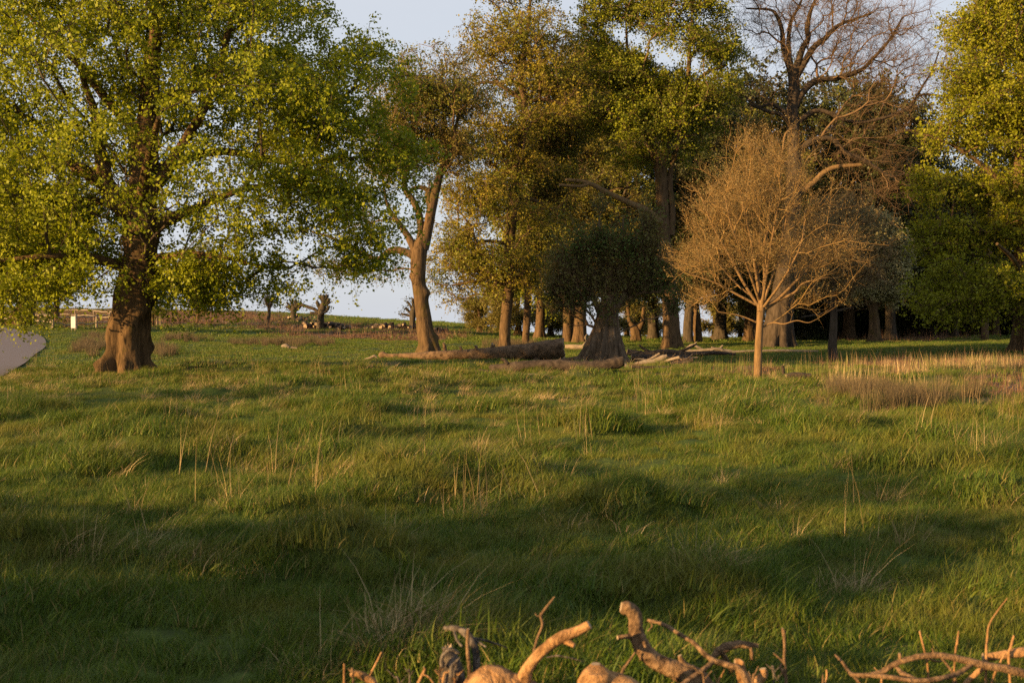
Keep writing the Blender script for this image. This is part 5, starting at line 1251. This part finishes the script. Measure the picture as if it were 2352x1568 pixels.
fg('bent twig rising between the pale log end and the crooked branch', [[Z7(1740, 1150, 10), Z7(1745, 800, 10), Z7(1745, 690, 10), Z7(1762, 640, 9), Z7(1800, 590, 7), Z7(1822, 555, 5)]], 4.25, bark='fg_bark', k=8)
fg('thin bent twig lying low between the two pale limbs', [[Z7(1300, 585, 4), Z7(1370, 575, 6), Z7(1450, 590, 6), Z7(1530, 612, 4)]], 4.75, bark='fg_grey', k=7)
fg('small chewed orange chunk at the start of the pile', [[Z7(150, 690, 14), Z7(190, 680, 20), Z7(240, 705, 24), Z7(290, 745, 22), Z7(310, 900, 22), Z7(320, 1150, 22)], [Z7(262, 690, 7), Z7(300, 620, 6), Z7(332, 553, 4)]], 4.2, bark='fg_pale', amp=.16, k=10)
fg('little pronged twig between the orange chunk and the grey log', [[Z7(530, 1150, 10), Z7(540, 800, 9), Z7(560, 710, 9), Z7(585, 660, 8), Z7(580, 640, 6)], [Z7(570, 680, 6), Z7(610, 700, 6), Z7(640, 740, 5)]], 4.2, bark='fg_pale', k=8)
fg('curled knotted bark chunk resting on the pile', [[Z8(520, 585, 16), Z8(555, 550, 24), Z8(600, 525, 28), Z8(660, 508, 24), Z8(730, 510, 20), Z8(790, 515, 12)], [Z8(560, 545, 12), Z8(600, 600, 16, .05), Z8(660, 760, 20, .1), Z8(700, 1100, 20, .1)], [Z8(740, 510, 12), Z8(750, 555, 12), Z8(752, 600, 9)]], 4.5, bark='fg_bark', amp=.18, k=14)
fg('chunky broken branch stump with a split pale face', [[Z8(650, 615, 16), Z8(680, 620, 26), Z8(690, 680, 34), Z8(720, 740, 40), Z8(760, 900, 50), Z8(780, 1150, 50)], [Z8(720, 740, 30), Z8(790, 720, 30), Z8(820, 680, 28), Z8(815, 650, 20)]], 4.2, bark='fg_pale', amp=.12, k=16)
fg('upright stick with a swollen bud near its tip', [[Z8(930, 412, 6), Z8(938, 440, 11), Z8(944, 520, 8), Z8(942, 600, 9), Z8(950, 680, 9), Z8(962, 900, 10), Z8(965, 1150, 10)], [Z8(935, 440, 7), Z8(953, 434, 4)], [Z8(945, 620, 8), Z8(915, 590, 6), Z8(880, 560, 4)], [Z8(950, 700, 9), Z8(920, 640, 8), Z8(930, 620, 5)]], 4.3, bark='fg_bark', k=9)
fg('long thorny bough arching across the corner of the view', [
   [Z8(1240, 568, 7, .2), Z8(1290, 620, 9, .15), Z8(1335, 680, 11, .1), Z8(1420, 690, 14), Z8(1510, 672, 15), Z8(1580, 630, 16), Z8(1650, 600, 17), Z8(1740, 580, 17), Z8(1830, 572, 18), Z8(1930, 584, 20), Z8(2040, 610, 22), Z8(2150, 636, 23), Z8(2260, 655, 24), Z8(2380, 690, 26), Z8(2600, 780, 30), Z8(2800, 1000, 34)],
   [Z8(1330, 685, 11), Z8(1440, 690, 12, -.06), Z8(1560, 700, 14, -.1), Z8(1680, 718, 15, -.12), Z8(1780, 720, 15, -.12), Z8(1870, 705, 15, -.1), Z8(1960, 680, 15, -.05), Z8(2050, 620, 15)],
   [Z8(1600, 640, 12), Z8(1640, 680, 16, -.04), Z8(1710, 715, 18, -.1)], [Z8(1620, 600, 9), Z8(1622, 575, 12), Z8(1618, 560, 7)], [Z8(1335, 680, 9), Z8(1365, 710, 9), Z8(1400, 760, 9)],
   [Z8(1790, 590, 6), Z8(1830, 606, 6, .05), Z8(1870, 608, 4, .08)], [Z8(1825, 570, 6), Z8(1818, 550, 5), Z8(1810, 530, 3)], [Z8(1870, 590, 8), Z8(1910, 640, 8), Z8(1940, 690, 9), Z8(1950, 740, 9)]], 4.3, bark='fg_bark', k=10, amp=.12)
fg('stout barkless branch end entering the corner of the view', [[Z8(2110, 580, 22), Z8(2170, 578, 24), Z8(2260, 566, 26), Z8(2380, 555, 30), Z8(2600, 620, 34), Z8(2800, 900, 36)], [Z8(2130, 590, 18), Z8(2110, 640, 18), Z8(2060, 690, 16), Z8(2000, 760, 16), Z8(1950, 950, 16)]], 4.45, bark='fg_pale', k=14, amp=.1)
for lb, pth in [('thin straight upright stick piercing the thorny bough where it peaks', [Z8(1738, 428, 5), Z8(1750, 480, 6), Z8(1770, 560, 6), Z8(1785, 640, 6), Z8(1800, 900, 7), Z8(1810, 1150, 7)]),
                ('short straight upright stick rising from the middle of the thorny bough', [Z8(1968, 428, 5), Z8(1958, 500, 6), Z8(1946, 580, 6), Z8(1930, 900, 7), Z8(1925, 1150, 7)]),
                ('forked tall pale stem rising in the corner over the bough', [Z8(2255, 235, 3), Z8(2190, 320, 4), Z8(2145, 400, 5), Z8(2135, 480, 6), Z8(2130, 560, 7), Z8(2125, 900, 7), Z8(2120, 1150, 7)]),
                ('stubby upright stick nearest the corner of the view', [Z8(2292, 455, 6), Z8(2275, 520, 8), Z8(2262, 580, 8), Z8(2270, 720, 8), Z8(2275, 1000, 8), Z8(2275, 1150, 8)]),
                ('tiny upright prong before the broken stump', [Z8(1190, 655, 5), Z8(1192, 700, 6), Z8(1180, 760, 6), Z8(1170, 1100, 6)]),
                ('pale slanted stick under the thorny bough', [Z8(2240, 560, 5), Z8(2200, 640, 7), Z8(2165, 720, 7), Z8(2120, 900, 7), Z8(2100, 1120, 7)])]:
    fg(lb, [pth], 4.35, bark='fg_pale', name='dry_stick', cat='stick', k=8)
fg('broad low trunk underneath carrying the cut branches', [[Z7(-200, 1010, 60, .3), Z7(500, 980, 95, .1), Z7(1300, 990, 130), Z7(2100, 1000, 130, 0), Z8(1200, 990, 110, .1), Z8(2300, 1010, 90, .2)]], 4.1, bark='fg_bark', name='fallen_log', cat='log', k=24, amp=.1)

g_ = np.random.default_rng(31)
for q in range(18):
    x_ = g_.choice([g_.uniform(100, 1050), g_.uniform(2150, 3300)]); y_ = g_.uniform(610, 720); l_ = g_.uniform(20, 70); a_ = g_.uniform(-1.2, 1.2)
    fg('thin broken twig lodged in the pile of cut branches', [[Z7(x_ - l_ * math.sin(a_) * .3, 1120, 7), Z7(x_, y_ + l_, 7), Z7(x_ + l_ * math.sin(a_) * .6, y_ + l_ * .2, 5), Z7(x_ + l_ * math.sin(a_) * 1.4, y_ - l_ * .5, 3)],
       [Z7(x_, y_ + l_, 4), Z7(x_ - l_ * math.sin(a_) * .7, y_ + l_ * .3, 3), Z7(x_ - l_ * math.sin(a_), y_, 2)]], g_.uniform(4.1, 4.6), bark=['fg_bark', 'fg_pale', 'fg_grey'][q % 3], name='dry_twig', cat='twig', k=7, group='thin twigs lodged in the pile')
